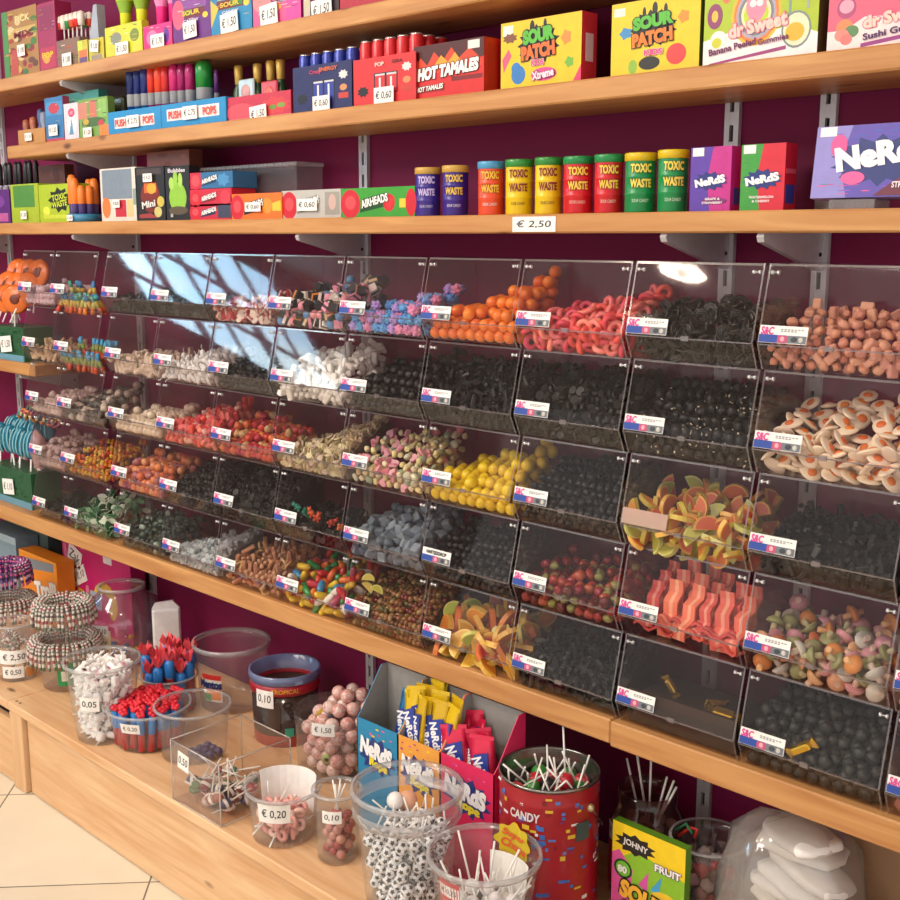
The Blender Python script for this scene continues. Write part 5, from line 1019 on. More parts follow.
for k in range(19):
    R2=[0,.032,.058][0 if k==0 else (1 if k<7 else 2)]; an=k*1.05 if k<7 else k*.524
    hz=.055+.02*(k%3)
    q=thing('wrapped_lollipop','blue lollipop in twisted red film in the tub behind','lollipop',(P[0]+R2*math.cos(an),P[1]+R2*math.sin(an),ZB+.004),(0,0,k),'red film wrapped lollipops')
    a=MB(); a.lathe([(0,0),(.010,.001),(.010,hz+.01),(.0125,hz+.012),(.0135,hz+.05),(.009,hz+.058),(0,hz+.059)],10,None,None,True,False,mats=[M('#c9b8c8',.4),M('#c83a4a',.4),M('#d8d0dc',.4),M('#2f7fd0',.3),M('#2f7fd0',.3),M('#3a8ad8',.3)]); a.obj('candy_body',q)
    b=MB(); n=14; b.add([(0,0,hz+.052)]+[((.012+.008*(i%2))*math.cos(2*PI*i/n),(.012+.008*(i%2))*math.sin(2*PI*i/n),hz+.085+.012*math.sin(i*2.3)) for i in range(n)],[(0,1+i,1+(i+1)%n) for i in range(n)],M('#ef5a64',.25)); b.obj('film_top',q)
# ---- big rounded jar
P=Vector((-3.02,-.150,ZB))
t=thing('candy_jar','big rounded clear jar with a price label under the bin shelf','jar',(P.x,P.y,ZB+.0005),(0,0,facing(P)))
a=MB(); pr=[(0,0),(.075,0),(.108,.02),(.122,.08),(.122,.13),(.105,.18),(.07,.205),(.064,.225)]; a.lathe(pr+[(r-.0018,z) for r,z in pr[:1:-1]]+[(.09,.022),(0,.003)],36,clear('clear_glass_jar','#f4f0f4',.06,.9,.04,.05,'#dcd0dc'),None,True,False); a.obj('jar_body',t)
a=MB(); a.lathe([(.062,.22),(.070,.22),(.070,.23),(.062,.23)],28,RIM(),None,True,False); a.obj('rim',t)
bent(.1225,.085,.062,.085,-.55,M('#ece4c4',.5),.0012).obj('printed_label',t)
wprice(t,'€ 0,10',.1242,.125,.052,.034,-.55)
bent_text('Super',.1225,.092,.014,.045,-.55,'#2a2a2a',.02,.0028).obj('label_lettering',t)
bent_text('Color',.1225,.066,.018,.05,-.55,'#c8302c',.04,.0028).obj('label_lettering',t)
rr=random.Random(8)
for k in range(26):
    an=rr.uniform(0,6.28); q=rr.uniform(0,.078); c=['#2a7ac8','#e8cc2c','#e0608a','#d8402c','#2f6ab8'][k%5]
    MB_=bar(.016,.007,.007,M(c,.35),.4); MB_.obj('wrapped_sweet',None,(P.x+q*math.cos(an),P.y+q*math.sin(an)*.8,ZB+.014+.014*(k//9)),(_RV(rr)),label='%s twisted sweet at the bottom of the big rounded jar'%['blue','yellow','pink','red','dark blue'][k%5],cat='sweet',group='twisted sweets in the rounded jar')
Q=Vector((-2.835,-.115,ZB)); a=MB(); a.bev(-.040,-.012,0,.040,.012,.19,.006,M('#e9e7ea',.5)); a.prism([(-.040,.19),(.040,.19),(.02,.212),(-.03,.207)],-.006,.006,M('#e9e7ea',.5)); a.obj('white_scoop',None,(Q.x,Q.y,ZB+.0006),(-.0,0,facing(Q)),label='white upright plastic scoop handle right of the big rounded jar',cat='scoop')
# ---- empty tub with fruit label
P=Vector((-2.50,-.125,ZB))
t=tub('candy_tub','empty wide clear tub with an orange fruit label','tub',P,.085,.101,.18,.012)
bent(.085,.075,.052,.075,-.62,M('#e6ded6',.5),.001,8,.089).obj('printed_label',t)
bent(.085,.060,.040,.032,-.58,M('#e8822c',.5),.002,8,.089).obj('printed_label',t)
bent(.085,.050,.02,.02,-.78,M('#3f8a3a',.5),.0028,6,.089).obj('printed_label',t)
bent(.085,.108,.052,.014,-.62,M('#c8302c',.5),.002,8,.089).obj('printed_label',t)
bent_text('Mentos',.085,.088,.022,.06,-.66,'#1f2f6a',.05,.004,.089).obj('label_lettering',t)
# ---- red rimmed tub with chocolate print
P=Vector((-2.235,-.150,ZB))
t=thing('candy_tub','round tub with a red band and a chocolate print','tub',(P.x,P.y,ZB+.0005),(0,0,facing(P)))
GB=clear('dark_tinted_plastic','#b8aaa8',.06,.5,.12,.35,'#6a5a56')
a=MB(); a.lathe([(0,0),(.078,0),(.080,.004),(.081,.03),(.084,.135),(.082,.135),(.079,.03),(.076,.004),(0,.004)],36,None,None,True,False,mats=[M('#a0403a',.4)]*3+[GB]*2+[GB]*3); a.obj('tub_body',t)
a=MB(); a.lathe([(.083,.135),(.088,.136),(.088,.162),(.0855,.162),(.082,.137)],36,M('#a81f30',.35),None,True,False); a.obj('red_band',t)
a=MB(); a.lathe([(.086,.162),(.0905,.163),(.0905,.184),(.087,.185),(.083,.183),(.082,.150),(.081,.148)],36,clear('bluish_rim','#d4dcf0',.08,.5,.2,.5,'#8a9ac8'),None,True,False); a.obj('rim',t)
bent_text('TROPICAL',.088,.149,.011,.07,.0,'#d8a02c',.02,.001).obj('band_lettering',t)
wprice(t,'0,10',.0885,.128,.05,.045,-.62)
bent(.082,.085,.03,.07,-.35,M('#4a3a34',.3),.002).obj('printed_label',t)
bent_text('Choco',.083,.098,.02,.05,.15,'#2a1c1a',.04,.002,rot=R(-60)).obj('label_lettering',t)
bent(.081,.04,.022,.022,.1,M('#3a9a84',.4),.001).obj('printed_label',t)
# ---- eyeball gumballs
def eyeball(r,c,iris=None):
    a=MB(); n,m=14,10; a.sph((0,0,0),r,(1,1,1),n,m,gum(c))
    if iris:
        I=a.mi(M(iris,.3)); K=a.mi(M('#17161a',.3))
        for k in range(len(a.f)):
            j=k//n
            if j>=m-1: a.m[k]=K
            elif j>=m-3: a.m[k]=I
    return a.mesh('eyeball_gumball')
def gum(c):
    k=('gum',c)
    if k in _M: return _M[k]
    m=bpy.data.materials.new('veined_gum'); m.use_nodes=True; nt=m.node_tree; b=nt.nodes['Principled BSDF']; b.inputs['Roughness'].default_value=.25
    tc=nt.nodes.new('ShaderNodeTexCoord'); oi=nt.nodes.new('ShaderNodeObjectInfo'); ad=nt.nodes.new('ShaderNodeVectorMath'); ad.operation='MULTIPLY_ADD'
    ad.inputs[1].default_value=(1,1,1); nt.links.new(tc.outputs['Object'],ad.inputs[0]); nt.links.new(oi.outputs['Location'],ad.inputs[2])
    n=nt.nodes.new('ShaderNodeTexNoise'); n.inputs['Scale'].default_value=55; n.inputs['Detail'].default_value=3; n.inputs['Distortion'].default_value=2.5
    cr=nt.nodes.new('ShaderNodeValToRGB'); e=cr.color_ramp.elements; e[0].position=.36; e[0].color=lin('#d08a86'); e[1].position=.47; e[1].color=lin(c)
    x=cr.color_ramp.elements.new(.62); x.color=lin('#e6cfc8')
    nt.links.new(ad.outputs[0],n.inputs['Vector']); nt.links.new(n.outputs['Fac'],cr.inputs['Fac']); nt.links.new(cr.outputs[0],b.inputs['Base Color'])
    _M[k]=m; return m
EY=[eyeball(.0168,'#dca49a'),eyeball(.0168,'#e6cdc4'),eyeball(.0168,'#e0928a'),eyeball(.0168,'#dcb0a8','#d0b43a'),eyeball(.0168,'#e2c4bc','#a8b86a'),eyeball(.0168,'#d8c0cc','#9ab0c8')]
EL=['pink veined gumball in the eyeball candy jar','pale veined gumball in the eyeball candy jar','salmon veined gumball in the eyeball candy jar','eyeball gumball with a yellow iris','eyeball gumball with a green iris','eyeball gumball with a blue iris']
P=Vector((-2.0,-.175,ZB)); rr=random.Random(14)
t=tub('candy_jar','clear jar heaped with veined eyeball gumballs','jar',P,.098,.104,.15,0)
wprice(t,'€ 1,50',.1035,.137,.055,.030,-.35)
for (x,y,z) in cylspots(lambda z:.099 if z<.15 else .5,.004,lambda x,y:.205-.095*min(1,math.hypot(x-.02,y-.02)/.10)**1.6-(.9 if math.hypot(x,y)>.1 else 0),.0345,rr,1.3,.80):
    k=rr.choices(range(6),[6,5,4,1.0,.9,.7])[0]
    rot=_RV(rr)
    if k>=3: rot=(PI/2+rr.uniform(-.3,.5),0,facing(P)+rr.uniform(-.6,.6))
    mkobj('eyeball_gumball',EY[k],None,(P.x+x,P.y+y,ZB+z),rot,EL[k],'gumball','eyeball gumballs')
# ---- acrylic cube of lollipops and the tub beside it
X0,X1,Y0,Y1,HB=-2.145,-1.959,-.541,-.350,.142
t=thing('acrylic_box','open clear acrylic box of lollipops on the front edge of the bench','acrylic box',(X0,Y0,ZB+.0005))
w,d=X1-X0,Y1-Y0; am=clear('acrylic_box_wall','#fbf8f6',.03,.7,.03,.02,'#e8dcd4')
a=MB(); a.box(0,0,0,w,d,.003,am)
for bx in ((0,0,w,.003),(0,d-.003,w,d),(0,.003,.003,d-.003),(w-.003,.003,w,d-.003)): a.box(bx[0],bx[1],.003,bx[2],bx[3],HB,am)
a.obj('box_walls',t)
e=MB(); em=clear('acrylic_bright_edge','#f0ece8',.15,.5,.2,.45,'#e8e0da')
for (p,q) in (((0,0,HB),(w,0,HB)),((w,0,HB),(w,d,HB)),((w,d,HB),(0,d,HB)),((0,d,HB),(0,0,HB)),((0,0,0),(0,0,HB)),((w,0,0),(w,0,HB)),((w,d,0),(w,d,HB)),((0,d,0),(0,d,HB)),((0,0,.001),(w,0,.001)),((w,0,.001),(w,d,.001))): e.cyl(p,q,.0016,6,em)
e.obj('polished_edges',t)
price(t,'0,50',.05,.105,.042,.04,-.0012,R(-6))
rr=random.Random(33)
def stickpop(P,dirv,L,r,col,label,grpn,name='lollipop',cat='lollipop',flat=.8,col2=None):
    q=thing(name,label,cat,tuple(P),Vector(dirv).to_track_quat('Z','Y').to_euler(),grpn)
    a=MB(); a.sph((0,0,0),r,(1,flat,1),10,7,M(col,.3))
    if col2: a.lathe([(r*1.01,-r*.25),(r*1.05,0),(r*1.01,r*.25)],10,M(col2,.3),Matrix.Diagonal((1,flat,1,1)),True,False)
    a.obj('candy_head',q); b=MB(); b.cyl((0,0,r*.6),(0,0,L),.0019,6,STICKW); b.obj('stick',q)
CL=['#4a8a80','#8a3a44','#2a2a30','#c8b8b0','#3a4a7a','#a05a4a','#5a7a50','#b8384a']
for k in range(36):
    x=X0+.025+(w-.05)*rr.random(); y=Y0+.025+(d-.07)*rr.random(); z=ZB+.018+.013*(k//12)
    dx=(X0+w/2-x)/w+rr.uniform(-.5,.5); dy=(Y0+d/2-y)/d+rr.uniform(-.4,.4); dz=rr.uniform(-.1,.35)
    if k==5: x,y,dx,dy,dz=X1-.035,Y0+.045,.02,.0,1
    stickpop((x,y,z),(dx,dy,dz),(.06+.02*rr.random()) if k!=5 else .115,.0142,CL[k%8],'small lollipop with a white stick in the acrylic box','lollipops in the acrylic box',col2='#e8e4e0')
P=Vector((-2.315,-.372,ZB))
t=tub('candy_tub','plain clear round tub behind the acrylic box','tub',P,.078,.090,.128,.005)
for k in range(9): ball(.011,M('#3f4478',.4)).obj('blue_sweet',None,(P.x+.02+.023*(k%3),P.y-.02+.023*(k//3),ZB+.0155),label='small dark blue sweet at the bottom of the plain round tub',cat='sweet',group='dark blue sweets in the round tub')
# ---- pink ring lollipops
P=onb(284,834); rb,rt,h=.066,.077,.112; rr=random.Random(17)
t=tub('candy_tub','small clear tub of pink lollipops with a white card inside','tub',P,rb,rt,h,.006)
wprice(t,'€ 0,20',rb,.083,.062,.042,-.28,.098)
c=bent(rb-.006,.076,.13,.085,PI-.35,M('#f6f4f2',.6),.0,10,.098); c.obj('card_insert',None,(P.x,P.y,ZB+.0008+.004),(0,0,facing(P)),label='curved white card standing inside the pink lollipop tub',cat='card')
for (x,y,z) in cylspots(lambda z:rb-.008,.004,lambda x,y:.066-.2*max(y,0),.022,rr,1.5,.62):
    q=rr.random(); an=rr.uniform(0,6.28)
    o=thing('ring_lollipop','pale pink swirl lollipop in the small tub with the white card','lollipop',(P.x+x,P.y+y,ZB+z+.004),_RV(rr),'pale pink swirl lollipops')
    a=ringm(.0095,.0052,M('#e8a098' if q<.5 else '#efc0b4',.35)); a.obj('candy_head',o)
    if q<.45: b=MB(); b.cyl((.012,0,0),(.05,0,0),.0017,6,STICKW); b.obj('stick',o)
# ---- small jar of wrapped pink lollipops
P=onb(338,856); rr=random.Random(18)
t=tub('candy_jar','small clear jar of red brown lollipops left of the football lollipops','jar',P,.042,.048,.15,.005)
wprice(t,'0,10',.0465,.108,.040,.026,-.25)
for (x,y,z) in cylspots(lambda z:.040,.004,lambda x,y:.085,.021,rr,1.2,.8):
    ball(.0098,candy('#a8483e' if rr.random()<.6 else '#c88a7a',.35)).obj('red_sweet',None,(P.x+x,P.y+y,ZB+z+.002),label='red brown sweet in the small clear jar',cat='sweet',group='red brown sweets in the small jar')
for k,(dx,dy) in enumerate([(-.4,.1),(.15,-.2),(.3,.25),(-.1,.3),(.25,0)]):
    stickpop((P.x-dx*.02,P.y-dy*.02,ZB+.095),(dx,dy,1),.07,.0098,'#b8544a','red brown lollipop standing in the small clear jar','lollipops standing in the small jar')
# ---- football lollipops
def football(r):
    import bmesh
    bm=bmesh.new(); bmesh.ops.create_icosphere(bm,subdivisions=1,radius=r); c5=[v.co.normalized() for v in bm.verts]; bm.free()
    bm=bmesh.new(); bmesh.ops.create_icosphere(bm,subdivisions=3,radius=r)
    a=MB(); vs=[tuple(v.co) for v in bm.verts]; wm,bk=M('#f1f1f3',.3),M('#23242a',.35)
    for f in bm.faces:
        n=f.calc_center_median().normalized(); mm=bk if max(n.dot(c) for c in c5)>.955 else wm
        a.f.append(tuple(v.index for v in f.verts)); a.m.append(a.mi(mm)); a.sm.append(True)
    a.v=vs; bm.free(); return a
FB=football(.0128).mesh('candy_head'); sb=MB(); sb.cyl((0,0,.010),(0,0,.058),.0018,6,STICKW); FS=sb.mesh('stick')
P=onb(408,900); rb,rt,h=.080,.103,.236; rr=random.Random(19)
t=tub('candy_tub','tall clear tub of football lollipops at the front of the bench','tub',P,rb,rt,h,.010)
bd=clear('frosted_band','#f2f2f4',.06,.4,.25,.3,'#e6e6ea')
a=MB(); a.lathe([(rt-.004,h-.05),(rt+.0012,h-.052),(rt+.0015,h-.03)],36,bd,None,True,False); a.obj('frosted_band',t)
for (x,y,z) in cylspots(lambda z:rb+(rt-rb)*z/h-.003,.004,lambda x,y:.150-.15*max(0,-y)+.1*x,.0262,rr,1.3,.8):
    o=thing('football_lollipop','black and white football lollipop in the tall clear tub','lollipop',(P.x+x,P.y+y,ZB+z+.002),_RV(rr),'football lollipops')
    mkobj('candy_head',FB,o)
    if rr.random()<.45 and z>.1: 
        mkobj('stick',FS,o); o.rotation_euler=Vector((-x*3+rr.uniform(-.5,.5),-y*3+rr.uniform(-.5,.5),rr.uniform(.3,1))).to_track_quat('Z','Y').to_euler()
ball(.017,M('#f4f2f0',.3)).obj('white_gumball',None,(P.x-.055,P.y+.02,ZB+.178),label='large white gumball on the football lollipops',cat='gumball')
ball(.020,M('#e8b090',.35)).obj('peach_gumball',None,(P.x-.052,P.y+.05,ZB+.168),label='large peach gumball behind the white one in the football tub',cat='gumball')
# ---- front tub of wrapped lollipops
P=Vector((-1.253,-.476,ZB)); rb,rt,h=.070,.097,.196; rr=random.Random(20)
t=tub('candy_tub','front clear tub of white lollipops with a yellow flower logo','tub',P,rb,rt,h,.009)
an=PI-.66; fl=MB()
pts=[]
for k in range(48):
    q=2*PI*k/48; rad=.034*(1+.12*math.cos(8*q)); pts.append((rad*math.cos(q)*1.15,rad*math.sin(q)))
ri=rt-.006
fl.add([((ri-.0015)*math.cos(-PI/2+an-x/ri),(ri-.0015)*math.sin(-PI/2+an-x/ri),.176+z) for x,z in pts],[tuple(range(48))],clear('yellow_print','#f0d84a',.03,.2,.3,.75,'#e8cf3a')); fl.obj('printed_logo',t)
for s_,z_,h_,w_ in (('Super',.187,.016,.050),('Chups',.166,.020,.056)): bent_text(s_,ri,z_,h_,w_,an,'#d8642c',.05,-.003,inside=True,rot=R(-10)).obj('logo_lettering',t)
bent(rb,.140,.038,.075,-.75,M('#c8303a',.5),.001,8,.108).obj('printed_label',t)
wprice(t,'€ 0,25',rb+.0006,.157,.036,.022,-.75,.108)
c=bent(rb-.006,.112,.075,.080,PI-.72,M('#f4f2ee',.6),.0,8,.108); c.obj('card_insert',None,(P.x,P.y,ZB+.004),(0,0,facing(P)),label='white card standing inside the front lollipop tub',cat='card')
for (x,y,z) in cylspots(lambda z:rb+(rt-rb)*z/h-.004,.004,lambda x,y:.105,.030,rr,1.2,.8):
    o=thing('wrapped_lollipop','white wrapped lollipop in the front tub with the flower logo','lollipop',(P.x+x,P.y+y,ZB+z+.002),(0,0,0),'white wrapped lollipops in the front tub')
    MB().sph((0,0,0),.0138,(1,1,.95),10,7,M(rr.choice(['#e9e6e6','#d8d4d8','#5a5054','#ece8e6']),.35)).obj('candy_head',o)
    b=MB(); b.cyl((0,0,.010),(0,0,.075),.002,6,STICKW); b.obj('stick',o)
    o.rotation_euler=Vector((-x*2+rr.uniform(-.5,.5),-y*2+rr.uniform(-.5,.5),rr.uniform(.5,1))).to_track_quat('Z','Y').to_euler()
for k,(dx,dy,L) in enumerate([(-.35,.0,.10),(.05,.1,.09),(.45,.05,.12),(-.2,.1,.06)]):
    stickpop((P.x-.03+.028*k,P.y+.015*(k%2),ZB+.118),(dx,dy,1),L,.0138,'#e6e2e4','tall stick lollipop standing up in the front tub','standing lollipops in the front tub')
# ---- red tin
P=Vector((-1.265,-.285,ZB)); rr=random.Random(22); rT,hT=.0925,.282
t=thing('candy_tin','red printed metal tin bucket of lollipops','tin bucket',(P.x,P.y,ZB+.0005),(0,0,facing(P)))
RED_=M('#a01824',.3); STL=M('#9a9894',.22,.9)
a=MB(); a.lathe([(0,0),(rT*.97,0),(rT,.004),(rT,.03),(rT*1.015,.034),(rT,.038),(rT,hT-.038),(rT*1.015,hT-.034),(rT,hT-.03),(rT,hT-.004)],44,RED_,None,True,False); 
q=random.Random(2)
for k in range(120):
    an=q.uniform(-1.5,1.5); z=q.uniform(.015,hT-.015); b2=bent(rT,z,q.uniform(.005,.015),q.uniform(.003,.009),an,M(q.choice(['#3f5fa8','#e0e0e6','#d8b43a','#5a7ac0','#7a2a6a','#7a1018','#3a6ab8']),.35),.0004,3)
    o=len(a.v); a.v+=b2.v; i=a.mi(b2.mats[0]); a.f+=[tuple(o+k2 for k2 in f) for f in b2.f]; a.m+=[i]*len(b2.f); a.sm+=b2.sm
a.obj('tin_wall',t)
a=MB(); a.lathe([(rT*.985,.006),(rT*.985,hT-.004),(rT*1.0,hT+.001),(rT*1.02,hT-.001),(rT*1.015,hT-.006),(rT,hT-.004)],44,STL,None,True,False); a.lathe([(0,.005),(rT*.985,.006)],44,STL,None,True,False); a.obj('steel_rim',t)
for s_ in (.9,):
    an=-PI/2+s_; a=MB(); a.sph((rT*1.03*math.cos(an),rT*1.03*math.sin(an),hT-.045),.008,(1,1,1),8,6,M('#c9b890',.3,.6)); a.obj('handle_ear',t)
    pts=[]
    for k in range(13):
        aa=an+ (2*PI-1.9)*0 - k*0; 
    hp=[((rT*1.04+.004*math.sin(PI*k/10))*math.cos(an+k*.19),(rT*1.04+.004*math.sin(PI*k/10))*math.sin(an+k*.19),hT-.045-.075*math.sin(PI*k/11)) for k in range(11)]
    a=MB(); a.tube(hp,.0017,6,M('#8a8680',.25,.9)); a.obj('wire_handle',t)
bent(rT,hT-.085,.03,.035,.72,M('#3a4a50',.35),.0012).obj('printed_label',t)
bent_text('CANDY',rT,hT-.055,.016,.06,-.5,'#d8d0d0',.03,.0012).obj('tin_lettering',t)
for (x,y,z) in cylspots(lambda z:rT*.97,hT-.085,lambda x,y:hT-.03,.032,rr,1.0,.8):
    c=rr.choice(['#3f9a3c','#c42a38','#2a2a2c','#d84a50','#3a8a34'])
    stickpop((P.x+x,P.y+y,ZB+z),(-x*6+rr.uniform(-.7,.7),-y*6+rr.uniform(-.7,.7),rr.uniform(.5,1)),.075,.0165,c,'%s lollipop in the red tin bucket'%{'#3f9a3c':'bright green','#c42a38':'cherry red','#2a2a2c':'black wrapped','#d84a50':'coral red','#3a8a34':'dark green'}[c],'lollipops in the red tin',flat=1,col2='#e4ded8' if rr.random()<.4 else None)
stickpop((P.x+.03,P.y+.01,ZB+hT-.02),(-.32,.3,1),.12,.0165,'#c42a38','lollipop with the tallest stick in the red tin bucket',None,flat=1)
# ---- jar with long sticks
P=Vector((-1.165,-.110,ZB)); rr=random.Random(23)
t=thing('candy_jar','brownish clear jar with long white sticks under the shelf joint','jar',(P.x,P.y,ZB+.0005),(0,0,facing(P)))
pr=[(0,0),(.066,0),(.070,.006),(.071,.15),(.062,.17),(.056,.185),(.058,.215)]; a=MB(); a.lathe(pr+[(r-.0018,z) for r,z in pr[:1:-1]]+[(0,.004)],36,clear('brown_tinted_jar','#e0cccc',.05,.7,.06,.08,'#8a6a6a'),None,True,False); a.obj('jar_body',t)
wprice(t,'€ 0,50',.071,.135,.06,.034,-.95)
bent(.071,.07,.07,.09,-.95,M('#b01f2c',.5),.0008).obj('printed_label',t)
for (x,y,z) in cylspots(lambda z:.066,.004,lambda x,y:.155,.030,rr,1.1,.8):
    blob(.0148,candy(rr.choice(['#b87a72','#c89a8a','#a85a58','#d8b4a4','#b8844a']),.25),k,.85).obj('wrapped_sweet',None,(P.x+x,P.y+y,ZB+z+.001),_RV(rr),label='pink brown film wrapped sweet in the jar with long sticks',cat='sweet',group='wrapped sweets in the stick jar')
for k,(x,dx,dy,L) in enumerate([(-.035,-.35,.05,.10),(-.01,-.22,0,.135),(.002,.0,0,.13),(.02,.18,.1,.10),(.028,.3,.1,.105),(.03,.4,.15,.10)]):
    b=MB(); b.cyl((0,0,0),(0,0,L),.0024,6,STICKW); b.obj('paper_stick',None,(P.x+x,P.y+.02-.008*k,ZB+.150),Vector((dx,dy,1)).to_track_quat('Z','Y').to_euler(),label='long white paper stick standing in the brownish jar',cat='stick',group='paper sticks in the brownish jar')
# ---- sour straws box
t,w,h=product('candy_box','yellow and green sour straws box leaning at the right','candy box',3,611,684,834,.018,'#8cc034','#5a8a24',
 [('p',[(0,.62),(.35,.80),(1,.70),(1,1),(0,1)],'#f2d024'),('p',[(0,.2),(.25,.3),(.3,.6),(.1,.75),(0,.7)],'#e05aa0'),('p',[(.75,.0),(1,.2),(1,.5),(.8,.35)],'#a8d838'),('s',.32,.84,.30,.10,10,'#2a2622'),('e',.16,.58,.13,.09,'#1f4a24'),('e',.16,.58,.10,.07,'#7ac03a'),('p',[(.38,.5),(.52,.65),(.5,.45)],'#d85aa8'),('p',[(.55,.5),(.7,.66),(.66,.46)],'#4aa8d8'),('e',.75,.44,.2,.08,'#f0c83a'),('e',.3,.08,.2,.06,'#e05aa0'),('r',.5,.02,.98,.12,'#d8e04a')],
 [('JOHNY',.33,.84,.07,'#e0dcd6',{'w':.34,'rot':-4,'of':.03}),('FRUIT',.78,.73,.06,'#f2eef2',{'w':.34,'of':.04,'out':'#4a2a6a'}),('80',.16,.58,.06,'#f2f2e8',{'w':.12,'of':.05}),('SOUR',.46,.38,.15,'#f4b83a',{'w':.62,'rot':-8,'of':.06,'out':'#1f1a16','oo':.13}),('STRAWS',.5,.22,.10,'#e0e83a',{'w':.66,'rot':-6,'of':.05,'out':'#1f1a16','oo':.12})],y=-.245,zb=ZB,v=900)
# ---- clear tub of foil candies
P=Vector((-1.02,-.125,ZB)); rr=random.Random(24)
t=tub('candy_tub','clear tub of silver wrapped sweets right of the sour straws box','tub',P,.064,.068,.175,.003,mat=clear('thin_clear_tub','#f2eeee',.045,.7,.08,.04,'#d8d0d0'))
for (x,y,z) in cylspots(lambda z:.061,.004,lambda x,y:.125,.030,rr,1.2,.8):
    o=blob(.0148,candy(rr.choice(['#b8a8a8','#c04a50','#d8d0d0','#8a7a78','#c89aa0']),.2),1,.85).obj('foil_sweet',None,(P.x+x,P.y+y,ZB+z+.001),_RV(rr),label='silver, red or pink film wrapped sweet in the clear tub by the straws box',cat='sweet',group='film wrapped sweets in the clear tub')
for k in range(6):
    b=MB(); b.add([(0,0,0),(.018,.004,.03),(.004,-.006,.034),(-.016,.004,.028)],[(0,1,2),(0,2,3)],FILM()); b.obj('film_twist',None,(P.x-.03+.013*k,P.y+.02*(-1)**k,ZB+.135),(0,.3*(-1)**k,k),label='crinkled clear wrapper end sticking up in the clear tub',cat='wrapper',group='wrapper ends in the clear tub')
a=MB(); a.tube([(-.02,0,0),(.0,.01,.02),(.02,.0,.028),(.015,.0,.01)],.003,6,M('#d8402c',.4)); a.tube([(-.025,.0,.01),(-.01,.01,.024),(.01,.0,.016)],.003,6,M('#3a8a5a',.4)); a.obj('striped_ribbon',None,(P.x-.045,P.y+.0,ZB+.152),label='small red and green ribbon lying on the silver wrapped sweets',cat='ribbon')
# ---- bag of white sweets
Q=Vector((-.838,-.160,ZB)); rr=random.Random(25)
for k in range(10):
    a=MB(); a.sph((0,0,0),1,(1,1,1),20,12,M(['#efedea','#e6e2de','#f2f0ee'][k%3],.4))
    sp=lambda q,e:math.copysign(abs(q)**e,q)
    a.v=[(.074*sp(x,.55)*(1+.04*math.sin(y*9+k)),.047*sp(y,.55)*(1+.05*math.sin(x*8+k)),.0135*sp(z,.8)*(1+.25*math.sin(x*5+k)*math.sin(y*4))) for x,y,z in a.v]
    a.obj('white_packet',None,(Q.x+rr.uniform(-.03,.03)+.01,Q.y+.02+rr.uniform(-.015,.015),ZB+.018+.0272*k),(rr.uniform(-.16,.16),rr.uniform(-.2,.2),rr.uniform(-.6,.6)),label='flat white packet in the clear bag at the lower right',cat='packet',group='white packets in the clear bag')
t=thing('sweet_bag','clear plastic bag of white packets at the lower right','plastic bag',(Q.x,Q.y,ZB+.0005),(0,0,facing(Q)))
a=MB(); a.lathe([(.115,0),(.130,.02),(.130,.10),(.12,.18),(.105,.25),(.06,.290),(.0,.300)],22,clear('bag_film','#f4f2f0',.08,.7,.12,.22,'#e8e2dc'),None,True,False)
a.v=[(x*(1.0+.05*math.sin(9*math.atan2(y,x)+z*30)),y*.78*(1.0+.05*math.sin(7*math.atan2(y,x)-z*40)),z+.008*math.sin(5*math.atan2(y,x))*(z>.1)) for x,y,z in a.v]; a.obj('film',t)
a=MB(); a.lathe([(0,0),(.045,0),(.045,.0015),(0,.0015)],28,M('#f0eeea',.5),None,False,False); o=a.obj('round_label',t,(-.012,-.112,.150),(R(74),0,0))
b=MB(); put_text(b,'CHOCOPEP',0,.0265,.009,M('#f0eeea',.5),.05,-.0024,offset=.03); b.box(-.031,-.0018,.020,.031,-.0014,.033,M('#2a2826',.5)); b.v=[(x,z,-yy) for x,yy,z in b.v]; b.obj('label_lettering',o)
# carton with a second bag at the right edge
t,w,h=product('open_carton','beige cardboard carton behind the clear bag, cut by the right edge','carton',3,842,960,848,.07,'#8a6a4e','#7a5c42',[],[],y=-.09,zb=ZB,v=880)
a=blob(.055,FILM(),5,.7,16,10); a.obj('film_bag',None,(-.70,-.185,ZB+.16),label='small crinkled clear bag at the lower right edge',cat='plastic bag')
a=MB(); a.bev(-.06,-.05,0,.06,.05,.118,.01,M('#d8d0c6',.5)); a.obj('white_packet',None,(-.70,-.185,ZB+.0005),label='white block packet under the small crinkled bag at the right edge',cat='packet')
# ---- display boxes of candy rope
def rope_box(x0,w,col,grey,label,hf,hb,logo2):
    t=thing('display_box',label,'display box',(x0,-.335,ZB+.0005)); d=.09; m=M(col,.45); g=M('#8d8a88',.6)
    a=MB(); a.box(0,0,0,w,.002,hf,m); a.box(0,.002,0,w,d,.002,m); art_into(a,w,hf,[('s',.5,.72,.47,.17,12,'#22357e')]+dots(7,['#e0569c','#e8c83a','#c03a7a'],w*99,.05,.86,.95,.99,.035,.3)); a.obj('front_panel',t)
    side=[(.0,0),(d,0),(d,hb),(d-.02,hb),(.012,hf+.012),(0,hf)]
    for x in (0,w-.002): 
        b=MB(); b.prism(side,x,x+.002,m,'x'); n=len(b.f)
        b.m[0 if x>0 else 1]=b.mi(g); b.obj('side_panel',t)
    b=MB(); b.box(.002,d-.002,.002,w-.002,d,hb,g); b.obj('back_panel',t,label='grey cardboard back panel')
    letters(t,w,hf,[('NeRdS',.48,.765,.13,'#f4f4f6',{'w':.74,'rot':-6,'of':.07}),('Rope',.54,.645,.085,logo2,{'w':.42,'rot':-6,'of':.07})])
    return t
rope_box(-1.747,.125,'#1f86b4',0,'blue open display box of candy ropes, left of three',.253,.350,'#e8d83a')
